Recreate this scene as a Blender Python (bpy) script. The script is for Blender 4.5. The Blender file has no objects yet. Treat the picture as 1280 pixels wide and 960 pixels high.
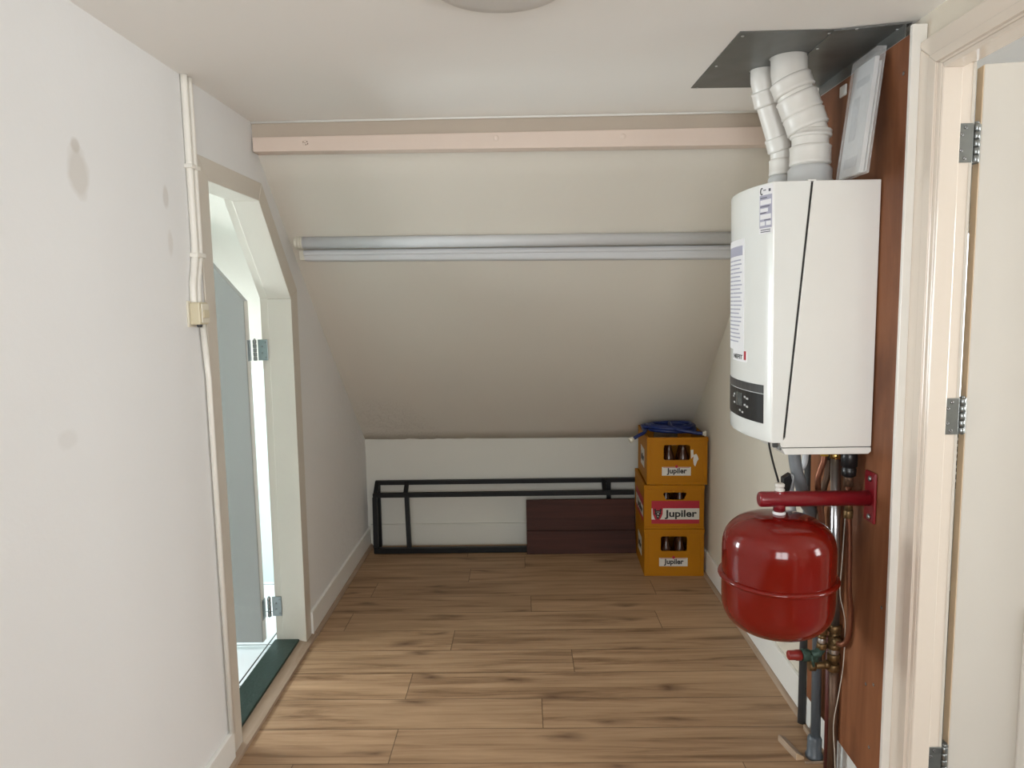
import bpy, bmesh, math, random
from mathutils import Vector, Matrix
random.seed(7)
S = bpy.context.scene
COL = S.collection
R = math.radians

# ------------------------------------------------------------------ helpers
class MB:
    """collects verts/faces for one mesh"""
    def __init__(s): s.v = []; s.f = []; s.sm = []
    def add(s, vs, fs, smooth=False):
        b = len(s.v); s.v += [tuple(v) for v in vs]
        for f in fs: s.f.append(tuple(b+i for i in f)); s.sm.append(smooth)
        return s
    def box(s, x0, x1, y0, y1, z0, z1):
        vs = [(x0,y0,z0),(x1,y0,z0),(x1,y1,z0),(x0,y1,z0),(x0,y0,z1),(x1,y0,z1),(x1,y1,z1),(x0,y1,z1)]
        return s.add(vs, [(0,3,2,1),(4,5,6,7),(0,1,5,4),(1,2,6,5),(2,3,7,6),(3,0,4,7)])
    def prism(s, poly, axis, a0, a1, smooth=False):
        # poly: 2D points; axis 0 -> (y,z), 1 -> (x,z), 2 -> (x,y)
        n = len(poly)
        def P(p, a):
            return {0:(a,p[0],p[1]), 1:(p[0],a,p[1]), 2:(p[0],p[1],a)}[axis]
        vs = [P(p,a0) for p in poly]+[P(p,a1) for p in poly]
        fs = [tuple(range(n)), tuple(range(2*n-1,n-1,-1))]
        b = len(s.v); s.add(vs, fs)
        for i in range(n):
            j=(i+1)%n; s.f.append((b+i,b+n+i,b+n+j,b+j)); s.sm.append(smooth)
        return s
    def tube(s, path, r, seg=14, cap=True, closed=False):
        path=[Vector(p) for p in path]; n=len(path)
        rs = r if isinstance(r,(list,tuple)) else [r]*n
        T=[]
        for i in range(n):
            if closed: t=path[(i+1)%n]-path[i-1]
            elif i==0: t=path[1]-path[0]
            elif i==n-1: t=path[-1]-path[-2]
            else:
                t=(path[i+1]-path[i]); u=(path[i]-path[i-1])
                t = (t.normalized() if t.length>1e-9 else Vector((0,0,0)))+(u.normalized() if u.length>1e-9 else Vector((0,0,0)))
                if t.length<1e-9: t=path[i+1]-path[i-1]
            T.append(t.normalized())
        a=Vector((0,0,1)) if abs(T[0].z)<.9 else Vector((1,0,0))
        N=(a-T[0]*a.dot(T[0])).normalized()
        vs=[]
        for i in range(n):
            if i:
                N=(N-T[i]*N.dot(T[i]))
                N=N.normalized() if N.length>1e-6 else T[i].orthogonal().normalized()
            B=T[i].cross(N)
            for k in range(seg):
                an=2*math.pi*k/seg
                vs.append(path[i]+(N*math.cos(an)+B*math.sin(an))*rs[i])
        b=len(s.v); s.add(vs,[])
        m=n if closed else n-1
        for i in range(m):
            for k in range(seg):
                k2=(k+1)%seg; i2=(i+1)%n
                s.f.append((b+i*seg+k,b+i*seg+k2,b+i2*seg+k2,b+i2*seg+k)); s.sm.append(True)
        if cap and not closed:
            s.f.append(tuple(b+k for k in range(seg-1,-1,-1))); s.sm.append(False)
            s.f.append(tuple(b+(n-1)*seg+k for k in range(seg))); s.sm.append(False)
        return s
    def lathe(s, prof, c, axis='z', seg=40, sharp=()):
        # prof: (r, h) along axis from c
        n=len(prof); b=len(s.v); vs=[]
        for r,h in prof:
            for k in range(seg):
                a=2*math.pi*k/seg; u,w=r*math.cos(a),r*math.sin(a)
                p={'z':(u,w,h),'x':(h,u,w),'y':(w,h,u)}[axis]
                vs.append((c[0]+p[0],c[1]+p[1],c[2]+p[2]))
        s.add(vs,[])
        for i in range(n-1):
            for k in range(seg):
                k2=(k+1)%seg
                s.f.append((b+i*seg+k,b+i*seg+k2,b+(i+1)*seg+k2,b+(i+1)*seg+k)); s.sm.append(True)
        s.f.append(tuple(b+k for k in range(seg-1,-1,-1))); s.sm.append(False)
        s.f.append(tuple(b+(n-1)*seg+k for k in range(seg))); s.sm.append(False)
        return s
    def plate(s, outer, holes, t, mp):
        """2D outline with holes, extruded by t; mp(u,v,w) -> world"""
        cu=bpy.data.curves.new('tmp','CURVE'); cu.dimensions='2D'; cu.fill_mode='BOTH'; cu.extrude=t/2
        for lp in [outer]+list(holes):
            sp=cu.splines.new('POLY'); sp.points.add(len(lp)-1); sp.use_cyclic_u=True
            for i,p in enumerate(lp): sp.points[i].co=(p[0],p[1],0,1)
        o=bpy.data.objects.new('tmp',cu); me=bpy.data.meshes.new_from_object(o)
        s.add([mp(v.co.x,v.co.y,v.co.z+t/2) for v in me.vertices],[tuple(p.vertices) for p in me.polygons])
        bpy.data.objects.remove(o); bpy.data.meshes.remove(me); bpy.data.curves.remove(cu)
        return s
    def text(s, body, width, height, t, mp, bold=0.0, spacing=1.0, shear=0.0):
        """lettering fitted in width x height, lower-left at (0,0)"""
        cu=bpy.data.curves.new('tmp','FONT'); cu.body=body; cu.size=1; cu.offset=bold; cu.extrude=.001; cu.space_character=spacing; cu.shear=shear
        cu.resolution_u=4
        o=bpy.data.objects.new('tmp',cu); me=bpy.data.meshes.new_from_object(o)
        xs=[v.co.x for v in me.vertices]; ys=[v.co.y for v in me.vertices]
        if xs:
            sx=width/(max(xs)-min(xs)); sy=height/(max(ys)-min(ys)); x0,y0=min(xs),min(ys)
            s.add([mp((v.co.x-x0)*sx,(v.co.y-y0)*sy,(t if v.co.z>0 else 0)) for v in me.vertices],[tuple(p.vertices) for p in me.polygons])
        bpy.data.objects.remove(o); bpy.data.meshes.remove(me); bpy.data.curves.remove(cu)
        return s

ORG={}
def org(o):
    return ORG.get(o.name, Vector((0,0,0)))
def obj(name, mb, mat, parent=None, at=None, bevel=0, bseg=2, angle=35, fix=True):
    """links ONE mesh object; vertices given in world space"""
    base = org(parent) if parent else (Vector(at) if at is not None else Vector((0,0,0)))
    me=bpy.data.meshes.new(name)
    me.from_pydata([tuple(Vector(v)-base) for v in mb.v],[],mb.f); 
    for p,sm in zip(me.polygons,mb.sm): p.use_smooth=sm
    if fix:
        bm=bmesh.new(); bm.from_mesh(me); bmesh.ops.recalc_face_normals(bm,faces=bm.faces); bm.to_mesh(me); bm.free()
    me.materials.append(mat); me.update()
    o=bpy.data.objects.new(name,me); COL.objects.link(o)
    if parent: o.parent=parent
    elif at is not None: o.location=at
    ORG[o.name]=base
    if bevel:
        m=o.modifiers.new('Bevel','BEVEL'); m.width=bevel; m.segments=bseg; m.limit_method='ANGLE'; m.angle_limit=R(angle)
        m.harden_normals=False
    return o
def tag(o,label,cat,group=None):
    o['label']=label; o['category']=cat
    if group: o['group']=group
    return o
def thing(name,label,cat,loc,group=None):
    o=bpy.data.objects.new(name,None); o.empty_display_size=.05; COL.objects.link(o); o.location=loc
    ORG[o.name]=Vector(loc)
    return tag(o,label,cat,group)
def struct(o,label=None):
    o['kind']='structure'
    if label: o['label']=label
    return o

# ------------------------------------------------------------------ materials
def nmat(name):
    m=bpy.data.materials.new(name); m.use_nodes=True
    nt=m.node_tree; b=nt.nodes['Principled BSDF']
    return m,nt,b
def N(nt,t,**k):
    n=nt.nodes.new(t)
    for a,v in k.items():
        if a.startswith('i_'):
            key=a[2:]; key=int(key) if key.isdigit() else key.replace('_',' ')
            n.inputs[key].default_value=v
        else: setattr(n,a,v)
    return n
def L(nt,a,b): nt.links.new(a,b)
def math_(nt,op,a,b=None,c=None):
    n=nt.nodes.new('ShaderNodeMath'); n.operation=op
    for i,x in enumerate((a,b,c)):
        if x is None: continue
        if isinstance(x,(int,float)): n.inputs[i].default_value=x
        else: nt.links.new(x,n.inputs[i])
    return n.outputs[0]
def mix(nt,fac,a,b,mode='MIX'):
    n=nt.nodes.new('ShaderNodeMix'); n.data_type='RGBA'; n.blend_type=mode
    for s,x in ((n.inputs['Factor'],fac),(n.inputs['A'],a),(n.inputs['B'],b)):
        if isinstance(x,(int,float)): s.default_value=x
        elif isinstance(x,tuple): s.default_value=x if len(x)==4 else x+(1,)
        else: nt.links.new(x,s)
    return n.outputs['Result']
def simple(name,c,rough=.5,metal=0,coat=0,var=0.0,vscale=20,bump=0,bscale=60,spec=.5):
    m,nt,b=nmat(name)
    b.inputs['Base Color'].default_value=c+(1,)
    b.inputs['Roughness'].default_value=rough; b.inputs['Metallic'].default_value=metal
    b.inputs['Coat Weight'].default_value=coat; b.inputs['Coat Roughness'].default_value=.08
    b.inputs['Specular IOR Level'].default_value=spec
    tc=N(nt,'ShaderNodeTexCoord')
    no=N(nt,'ShaderNodeTexNoise',i_Scale=vscale,i_Detail=4.0); L(nt,tc.outputs['Object'],no.inputs['Vector'])
    d=max(var,.015)
    lo=tuple(x*(1-d) for x in c); hi=tuple(min(1,x*(1+d)) for x in c)
    L(nt,mix(nt,no.outputs['Fac'],lo,hi),b.inputs['Base Color'])
    if bump:
        n2=N(nt,'ShaderNodeTexNoise',i_Scale=bscale,i_Detail=5.0); L(nt,tc.outputs['Object'],n2.inputs['Vector'])
        bp=N(nt,'ShaderNodeBump',i_Strength=bump,i_Distance=.004); L(nt,n2.outputs['Fac'],bp.inputs['Height']); L(nt,bp.outputs[0],b.inputs['Normal'])
    return m

def wall_paint(name,c,stains=(),bump=.25,peel=None):
    m,nt,b=nmat(name)
    g=N(nt,'ShaderNodeNewGeometry'); P=g.outputs['Position']
    n1=N(nt,'ShaderNodeTexNoise',i_Scale=1.6,i_Detail=3.0); L(nt,P,n1.inputs['Vector'])
    col=mix(nt,n1.outputs['Fac'],tuple(x*.965 for x in c),tuple(min(1,x*1.03) for x in c))
    n3=N(nt,'ShaderNodeTexNoise',i_Scale=14.0,i_Detail=4.0); L(nt,P,n3.inputs['Vector'])
    for (p,rad,sc,strength,tint) in stains:
        sub=N(nt,'ShaderNodeVectorMath',operation='SUBTRACT'); L(nt,P,sub.inputs[0]); sub.inputs[1].default_value=p
        mul=N(nt,'ShaderNodeVectorMath',operation='MULTIPLY'); L(nt,sub.outputs[0],mul.inputs[0]); mul.inputs[1].default_value=sc
        ln=N(nt,'ShaderNodeVectorMath',operation='LENGTH'); L(nt,mul.outputs[0],ln.inputs[0])
        d=math_(nt,'ADD',ln.outputs['Value'],math_(nt,'MULTIPLY',math_(nt,'SUBTRACT',n3.outputs['Fac'],.5),rad*1.2))
        mr=N(nt,'ShaderNodeMapRange',i_1=rad*.7,i_2=rad*1.15,i_3=strength,i_4=0.0); L(nt,d,mr.inputs[0])
        col=mix(nt,mr.outputs[0],col,tint)
    L(nt,col,b.inputs['Base Color']); b.inputs['Roughness'].default_value=.75; b.inputs['Specular IOR Level'].default_value=.3
    n2=N(nt,'ShaderNodeTexNoise',i_Scale=9.0,i_Detail=6.0,i_Roughness=.6); L(nt,P,n2.inputs['Vector'])
    bp=N(nt,'ShaderNodeBump',i_Strength=bump,i_Distance=.006); L(nt,n2.outputs['Fac'],bp.inputs['Height']); 
    last=bp
    if peel:
        sub=N(nt,'ShaderNodeVectorMath',operation='SUBTRACT'); L(nt,P,sub.inputs[0]); sub.inputs[1].default_value=peel[0]
        ln=N(nt,'ShaderNodeVectorMath',operation='LENGTH'); L(nt,sub.outputs[0],ln.inputs[0])
        mr=N(nt,'ShaderNodeMapRange',i_1=peel[1]*.2,i_2=peel[1],i_3=1.0,i_4=0.0); L(nt,ln.outputs['Value'],mr.inputs[0])
        n4=N(nt,'ShaderNodeTexNoise',i_Scale=22.0,i_Detail=8.0,i_Roughness=.7); L(nt,P,n4.inputs['Vector'])
        r=N(nt,'ShaderNodeMapRange',i_1=.48,i_2=.54,i_3=0.0,i_4=1.0); L(nt,n4.outputs['Fac'],r.inputs[0])
        h=math_(nt,'MULTIPLY',r.outputs[0],mr.outputs[0])
        b2=N(nt,'ShaderNodeBump',i_Strength=.45,i_Distance=.009); L(nt,h,b2.inputs['Height']); L(nt,bp.outputs[0],b2.inputs['Normal']); last=b2
    L(nt,last.outputs[0],b.inputs['Normal'])
    return m

def floor_mat():
    m,nt,b=nmat('oak_laminate')
    g=N(nt,'ShaderNodeNewGeometry'); sp=N(nt,'ShaderNodeSeparateXYZ'); L(nt,g.outputs['Position'],sp.inputs[0])
    x,y=sp.outputs['X'],sp.outputs['Y']
    W=.182; LEN=1.38
    t=math_(nt,'DIVIDE',math_(nt,'ADD',y,20*W-2.068),W)
    row=math_(nt,'FLOOR',t); fy=math_(nt,'FRACT',t)
    ramp=N(nt,'ShaderNodeValToRGB'); cr=ramp.color_ramp; cr.interpolation='CONSTANT'
    known={20:-.437,21:.045,22:-.444,23:.175,24:-.317,25:.579,26:.016,27:.62,28:-.3,29:-.012}
    rng=random.Random(3)
    first=8
    while len(cr.elements)<24: cr.elements.new(.5)
    for i in range(24):
        r_=first+i; j=known.get(r_, rng.uniform(0,LEN)); v=(j%LEN)/LEN
        cr.elements[i].position=i/24; cr.elements[i].color=(v,v,v,1)
    L(nt,math_(nt,'DIVIDE',math_(nt,'ADD',row,.5-first),24.0),ramp.inputs[0])
    off=N(nt,'ShaderNodeSeparateColor'); L(nt,ramp.outputs[0],off.inputs[0])
    u=math_(nt,'ADD',math_(nt,'SUBTRACT',math_(nt,'DIVIDE',x,LEN),off.outputs[0]),10.0)
    fx=math_(nt,'FRACT',u); pid=math_(nt,'ADD',math_(nt,'FLOOR',u),math_(nt,'MULTIPLY',row,7.31))
    dy=math_(nt,'MULTIPLY',math_(nt,'MINIMUM',fy,math_(nt,'SUBTRACT',1.0,fy)),W)
    dx=math_(nt,'MULTIPLY',math_(nt,'MINIMUM',fx,math_(nt,'SUBTRACT',1.0,fx)),LEN)
    d=math_(nt,'MINIMUM',dx,dy)
    seam=N(nt,'ShaderNodeMapRange',i_1=.0006,i_2=.0022,i_3=1.0,i_4=0.0); L(nt,d,seam.inputs[0])
    wn=N(nt,'ShaderNodeTexWhiteNoise',noise_dimensions='1D'); L(nt,pid,wn.inputs['W'])
    wv=wn.outputs['Value']
    # grain coordinates
    cx=N(nt,'ShaderNodeCombineXYZ')
    L(nt,math_(nt,'ADD',math_(nt,'MULTIPLY',x,1.6),math_(nt,'MULTIPLY',wv,37.0)),cx.inputs[0])
    L(nt,math_(nt,'MULTIPLY',y,22.0),cx.inputs[1]); L(nt,math_(nt,'MULTIPLY',wv,11.0),cx.inputs[2])
    n1=N(nt,'ShaderNodeTexNoise',i_Scale=1.0,i_Detail=6.0,i_Roughness=.62,i_Distortion=.6); L(nt,cx.outputs[0],n1.inputs['Vector'])
    cx2=N(nt,'ShaderNodeCombineXYZ')
    L(nt,math_(nt,'ADD',math_(nt,'MULTIPLY',x,4.0),math_(nt,'MULTIPLY',wv,17.0)),cx2.inputs[0]); L(nt,math_(nt,'MULTIPLY',y,120.0),cx2.inputs[1])
    n2=N(nt,'ShaderNodeTexNoise',i_Scale=1.0,i_Detail=3.0); L(nt,cx2.outputs[0],n2.inputs['Vector'])
    # knots
    cx3=N(nt,'ShaderNodeCombineXYZ')
    L(nt,math_(nt,'ADD',math_(nt,'MULTIPLY',x,2.2),math_(nt,'MULTIPLY',wv,9.0)),cx3.inputs[0]); L(nt,math_(nt,'MULTIPLY',y,7.0),cx3.inputs[1]); L(nt,math_(nt,'MULTIPLY',wv,5.0),cx3.inputs[2])
    n5=N(nt,'ShaderNodeTexNoise',i_Scale=2.5,i_Detail=2.0); L(nt,cx3.outputs[0],n5.inputs['Vector'])
    ad=N(nt,'ShaderNodeVectorMath',operation='MULTIPLY_ADD'); L(nt,n5.outputs['Color'],ad.inputs[0]); ad.inputs[1].default_value=(.35,.5,.2); L(nt,cx3.outputs[0],ad.inputs[2])
    vo=N(nt,'ShaderNodeTexVoronoi',voronoi_dimensions='2D',i_Scale=.72,i_Randomness=1.0); L(nt,ad.outputs[0],vo.inputs['Vector'])
    kn=N(nt,'ShaderNodeMapRange',i_1=.0,i_2=.15,i_3=1.0,i_4=0.0); L(nt,vo.outputs['Distance'],kn.inputs[0])
    knot=math_(nt,'POWER',kn.outputs[0],1.5)
    rp=N(nt,'ShaderNodeValToRGB'); e=rp.color_ramp.elements
    e[0].position=.30; e[0].color=(.155,.082,.038,1); e[1].position=.66; e[1].color=(.54,.355,.21,1)
    k=rp.color_ramp.elements.new(.47); k.color=(.40,.25,.142,1)
    L(nt,n1.outputs['Fac'],rp.inputs[0])
    col=mix(nt,math_(nt,'MULTIPLY',n2.outputs['Fac'],.6),rp.outputs[0],(.21,.122,.064))
    col=mix(nt,math_(nt,'MULTIPLY',knot,.85),col,(.10,.05,.026))
    mr=N(nt,'ShaderNodeMapRange',i_1=0.0,i_2=1.0,i_3=.94,i_4=1.05); L(nt,wv,mr.inputs[0])
    hsv=N(nt,'ShaderNodeHueSaturation'); L(nt,mr.outputs[0],hsv.inputs['Value']); L(nt,col,hsv.inputs['Color'])
    col=mix(nt,math_(nt,'MULTIPLY',seam.outputs[0],.75),hsv.outputs[0],(.06,.035,.02))
    L(nt,col,b.inputs['Base Color'])
    rr=N(nt,'ShaderNodeMapRange',i_1=.2,i_2=.8,i_3=.48,i_4=.6); b.inputs['Specular IOR Level'].default_value=.35; L(nt,n2.outputs['Fac'],rr.inputs[0]); L(nt,rr.outputs[0],b.inputs['Roughness'])
    bp=N(nt,'ShaderNodeBump',i_Strength=.3,i_Distance=.0015); L(nt,math_(nt,'SUBTRACT',math_(nt,'MULTIPLY',n2.outputs['Fac'],.3),seam.outputs[0]),bp.inputs['Height']); L(nt,bp.outputs[0],b.inputs['Normal'])
    return m

def tile_mat():
    m,nt,b=nmat('white_tile')
    g=N(nt,'ShaderNodeNewGeometry')
    mp=N(nt,'ShaderNodeMapping'); mp.inputs['Location'].default_value=(.10,.11,0); L(nt,g.outputs['Position'],mp.inputs['Vector'])
    br=N(nt,'ShaderNodeTexBrick',i_Scale=1.0); br.offset=0.0; br.squash=1
    br.inputs['Brick Width'].default_value=.33; br.inputs['Row Height'].default_value=.33; br.inputs['Mortar Size'].default_value=.0035
    br.inputs['Color1'].default_value=(.88,.91,.93,1); br.inputs['Color2'].default_value=(.86,.89,.92,1); br.inputs['Mortar'].default_value=(.06,.055,.05,1)
    L(nt,mp.outputs[0],br.inputs['Vector']); L(nt,br.outputs['Color'],b.inputs['Base Color'])
    b.inputs['Roughness'].default_value=.25
    return m

def grain_mat(name,c1,c2,scale=(2,2,2),rough=.5,stain=None,detail=6,bump=.1,coat=0):
    m,nt,b=nmat(name)
    g=N(nt,'ShaderNodeNewGeometry'); mp=N(nt,'ShaderNodeMapping'); mp.inputs['Scale'].default_value=scale; L(nt,g.outputs['Position'],mp.inputs['Vector'])
    n1=N(nt,'ShaderNodeTexNoise',i_Scale=1.0,i_Detail=float(detail),i_Roughness=.6,i_Distortion=.4); L(nt,mp.outputs[0],n1.inputs['Vector'])
    rp=N(nt,'ShaderNodeValToRGB'); e=rp.color_ramp.elements; e[0].position=.32; e[0].color=c1+(1,); e[1].position=.68; e[1].color=c2+(1,)
    L(nt,n1.outputs['Fac'],rp.inputs[0]); col=rp.outputs[0]
    if stain:
        n2=N(nt,'ShaderNodeTexNoise',i_Scale=2.6,i_Detail=5.0); 
        m2=N(nt,'ShaderNodeMapping'); m2.inputs['Scale'].default_value=(1,1.6,.7); L(nt,g.outputs['Position'],m2.inputs['Vector']); L(nt,m2.outputs[0],n2.inputs['Vector'])
        mr=N(nt,'ShaderNodeMapRange',i_1=.47,i_2=.64,i_3=0.0,i_4=.85); L(nt,n2.outputs['Fac'],mr.inputs[0])
        col=mix(nt,mr.outputs[0],col,stain)
    L(nt,col,b.inputs['Base Color']); b.inputs['Specular IOR Level'].default_value=.25; b.inputs['Roughness'].default_value=rough; b.inputs['Coat Weight'].default_value=coat
    bp=N(nt,'ShaderNodeBump',i_Strength=bump,i_Distance=.002); L(nt,n1.outputs['Fac'],bp.inputs['Height']); L(nt,bp.outputs[0],b.inputs['Normal'])
    return m

WARM=(.80,.775,.72)
M={}
M['wall_l']=wall_paint('left_wall_paint',(.78,.785,.785),stains=[((-.93,1.538,1.691),.035,(1,1,.62),.42,(.50,.455,.39)),((-.93,1.535,1.745),.016,(1,1,1),.45,(.46,.42,.36)),((-.93,1.91,1.695),.014,(1,1,.5),.4,(.52,.48,.43)),((-.93,1.92,1.58),.014,(1,1,.4),.3,(.55,.51,.46)),((-.93,1.43,1.14),.03,(1,1,1.4),.15,(.5,.48,.44))],bump=.35,peel=((-.93,4.0,.5),.75))
M['wall']=wall_paint('wall_paint',(.67,.62,.53),bump=.25)
M['slope']=wall_paint('slope_paint',(.66,.625,.555),bump=.3,peel=((-.9,4.1,.65),.5))
M['ceil']=wall_paint('ceiling_paint',(.87,.855,.82),bump=.2)
M['knee']=wall_paint('knee_wall_paint',(.66,.655,.60),bump=.1)
M['bath']=simple('bathroom_white',(.74,.85,.83),.6)
M['floor']=floor_mat()
M['tile']=tile_mat()
M['trimbeige']=simple('cream_gloss_paint',(.63,.585,.515),.32,var=.04,vscale=6,bump=.12,bscale=25)
M['beam']=simple('beam_paint',(.72,.60,.52),.45,var=.05,vscale=5,bump=.15,bscale=30)
M['beamdark']=simple('dull_beige_paint',(.49,.42,.345),.6,var=.05,vscale=5,bump=.2,bscale=40)
M['trimwhite']=simple('white_gloss_paint',(.78,.76,.71),.3,var=.03,bump=.12,bscale=30)
M['casing_r']=simple('ivory_gloss_paint',(.76,.68,.59),.2,coat=.3,var=.03,vscale=4,bump=.15,bscale=22)
M['leaf_r']=simple('ivory_door_paint',(.66,.63,.575),.4,var=.02,vscale=4,bump=.05,bscale=40)
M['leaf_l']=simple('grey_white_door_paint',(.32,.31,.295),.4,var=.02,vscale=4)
M['edge']=simple('worn_edge_paint',(.70,.55,.38),.45,var=.12,vscale=10)
M['skirt']=simple('white_skirting',(.80,.80,.77),.4,var=.02,bump=.08,bscale=30)
M['mould']=grain_mat('oak_strip',(.30,.21,.145),(.42,.32,.24),(30,3,30),.5)
M['green']=simple('dark_green_paint',(.012,.030,.022),.5,var=.35,vscale=40,bump=.25,bscale=70)
M['steel']=simple('hinge_steel',(.30,.32,.32),.32,metal=.9,var=.15,vscale=60)
M['screw']=simple('screw_steel',(.25,.25,.25),.3,metal=.9)
M['ply']=grain_mat('stained_plywood',(.19,.072,.032),(.31,.128,.060),(6,14,1.6),.5,stain=(.10,.034,.016),bump=.12)
M['boil']=simple('white_enamel',(.80,.80,.77),.28,coat=.25)
M['boilfront']=simple('white_enamel_front',(.80,.82,.80),.22,coat=.4)
M['dark']=simple('black_plastic',(.010,.010,.011),.35)
M['darkgrey']=simple('dark_grey_plastic',(.055,.055,.055),.4)
M['lcd']=simple('display_glass',(.075,.085,.085),.15)
M['btn']=simple('button_print',(.55,.56,.56),.4)
M['pvc']=simple('white_pvc',(.68,.66,.62),.35,var=.02)
M['pvcgrey']=simple('pale_grey_plastic',(.52,.53,.53),.4)
M['greypvc']=simple('grey_pvc',(.085,.10,.115),.4,var=.08)
M['darkpipe']=simple('dark_grey_steel_pipe',(.050,.055,.060),.45,var=.2,vscale=30)
M['redsteel']=simple('vessel_red_enamel',(.165,.005,.002),.13,coat=.25,var=.03,spec=.4)
M['redarm']=simple('bracket_red_enamel',(.20,.008,.014),.28,coat=.3,var=.05)
M['silver']=simple('galvanised_steel',(.60,.61,.62),.28,metal=.95,var=.08,vscale=30)
M['copper']=simple('old_copper',(.24,.095,.055),.4,metal=.75,var=.25,vscale=25)
M['brownpipe']=simple('tarnished_copper',(.12,.068,.042),.5,metal=.5,var=.25,vscale=25)
M['redpipe']=simple('maroon_pipe_paint',(.095,.022,.018),.45,var=.15)
M['brass']=simple('tarnished_brass',(.17,.105,.045),.45,metal=.7,var=.4,vscale=50,bump=.3,bscale=90)
M['newbrass']=simple('bright_brass',(.75,.52,.16),.25,metal=.9)
M['verd']=simple('verdigris_brass',(.05,.095,.075),.55,metal=.4,var=.45,vscale=60,bump=.3,bscale=90)
M['redknob']=simple('red_plastic',(.24,.018,.014),.45,var=.1)
M['hose_g']=simple('grey_rubber_hose',(.19,.205,.22),.45,var=.05)
M['hose_w']=simple('light_grey_hose',(.55,.57,.59),.35)
M['cable']=simple('black_cable',(.008,.008,.009),.4)
M['wire']=simple('white_wire',(.52,.47,.40),.5)
M['zinc']=simple('zinc_sheet',(.16,.165,.158),.42,metal=.55,var=.25,vscale=14,bump=.1,bscale=10)
M['paper']=simple('white_paper',(.80,.80,.82),.6)
M['manualpaper']=simple('silver_grey_paper',(.60,.61,.62),.4,var=.12,vscale=9)
M['lav']=simple('lavender_print',(.40,.40,.50),.6)
M['softprint']=simple('soft_grey_print',(.50,.51,.53),.6)
M['ink']=simple('dark_print',(.10,.10,.13),.6)
M['redprint']=simple('red_print',(.42,.012,.03),.45)
M['blackprint']=simple('black_print',(.012,.012,.014),.5)
M['yellow']=simple('crate_yellow',(.42,.165,.002),.55,spec=.2,var=.06,vscale=8,bump=.05,bscale=50)
M['labelw']=simple('crate_label_white',(.66,.64,.58),.5,var=.05)
M['amber']=simple('brown_glass',(.055,.017,.006),.15,coat=.1)
M['hoseblue']=simple('blue_hose',(.007,.020,.12),.35,var=.08)
M['hoseend']=simple('cream_plastic',(.68,.66,.57),.4)
M['blackmetal']=simple('black_powder_coat',(.006,.007,.008),.45,var=.1,spec=.3)
M['walnut']=grain_mat('dark_walnut',(.030,.008,.005),(.075,.022,.013),(1.2,30,26),.6,bump=.08)
M['rail']=simple('white_plastic_rail',(.58,.59,.605),.5,var=.015)
M['cream']=simple('cream_switch_plastic',(.62,.56,.40),.4,var=.05)
M['creamw']=simple('ivory_switch_plastic',(.70,.66,.55),.4)
M['conduit']=simple('painted_conduit',(.80,.78,.72),.35,var=.03,bump=.1,bscale=40)
M['lamp']=simple('lamp_grey_white',(.62,.60,.57),.4)
M['rawwood']=grain_mat('raw_softwood',(.50,.34,.20),(.70,.55,.38),(25,25,6),.6)
M['rawdark']=simple('raw_wood_end',(.14,.075,.035),.7)
M['wframe']=simple('window_frame_white',(.8,.8,.78),.35)
M['fabricgrey']=simple('dark_bag_fabric',(.02,.021,.024),.7,var=.5,vscale=9)
M['greycab']=simple('grey_cabinet',(.42,.41,.38),.5)
def glass_mat():
    m,nt,b=nmat('window_glass'); out=nt.nodes['Material Output']
    tr=N(nt,'ShaderNodeBsdfTransparent'); gl=N(nt,'ShaderNodeBsdfGlossy',i_Roughness=.02); fr=N(nt,'ShaderNodeFresnel',i_IOR=1.3)
    mx=N(nt,'ShaderNodeMixShader'); L(nt,fr.outputs[0],mx.inputs[0]); L(nt,tr.outputs[0],mx.inputs[1]); L(nt,gl.outputs[0],mx.inputs[2]); L(nt,mx.outputs[0],out.inputs['Surface'])
    return m
M['glass']=glass_mat()
def plastic_sleeve():
    m,nt,b=nmat('clear_sleeve'); out=nt.nodes['Material Output']
    b.inputs['Base Color'].default_value=(.85,.87,.88,1); b.inputs['Roughness'].default_value=.12
    tc=N(nt,'ShaderNodeTexCoord'); n2=N(nt,'ShaderNodeTexNoise',i_Scale=14.0,i_Detail=3.0); L(nt,tc.outputs['Object'],n2.inputs['Vector'])
    bp=N(nt,'ShaderNodeBump',i_Strength=.8,i_Distance=.02); L(nt,n2.outputs['Fac'],bp.inputs['Height']); L(nt,bp.outputs[0],b.inputs['Normal'])
    tr=N(nt,'ShaderNodeBsdfTransparent'); mx=N(nt,'ShaderNodeMixShader',i_0=.25); L(nt,tr.outputs[0],mx.inputs[1]); L(nt,b.outputs[0],mx.inputs[2]); L(nt,mx.outputs[0],out.inputs['Surface'])
    return m
M['sleeve']=plastic_sleeve()

# ------------------------------------------------------------------ room shell
XL,XR,ZC=-.93,.93,2.04
YB=-.85
YK=4.13
SLOPE=[]
for i in range(17):
    f_=i/16; SLOPE.append((4.13-1.53*f_, .615+1.33*f_-.018*math.sin(math.pi*f_)))
T=.12
# hall floor, bathroom floor, other room floor
struct(obj('floor',MB().box(-.955,.99,YB,4.25,-.05,0),M['floor']))
struct(obj('floor_bathroom',MB().box(-2.6,-.955,.9,4.3,-.06,0),M['tile']))
struct(obj('floor_bedroom',MB().box(.99,3.3,-.6,4.2,-.06,0),simple('grey_carpet',(.22,.21,.20),.9,var=.1,vscale=80)))
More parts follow.
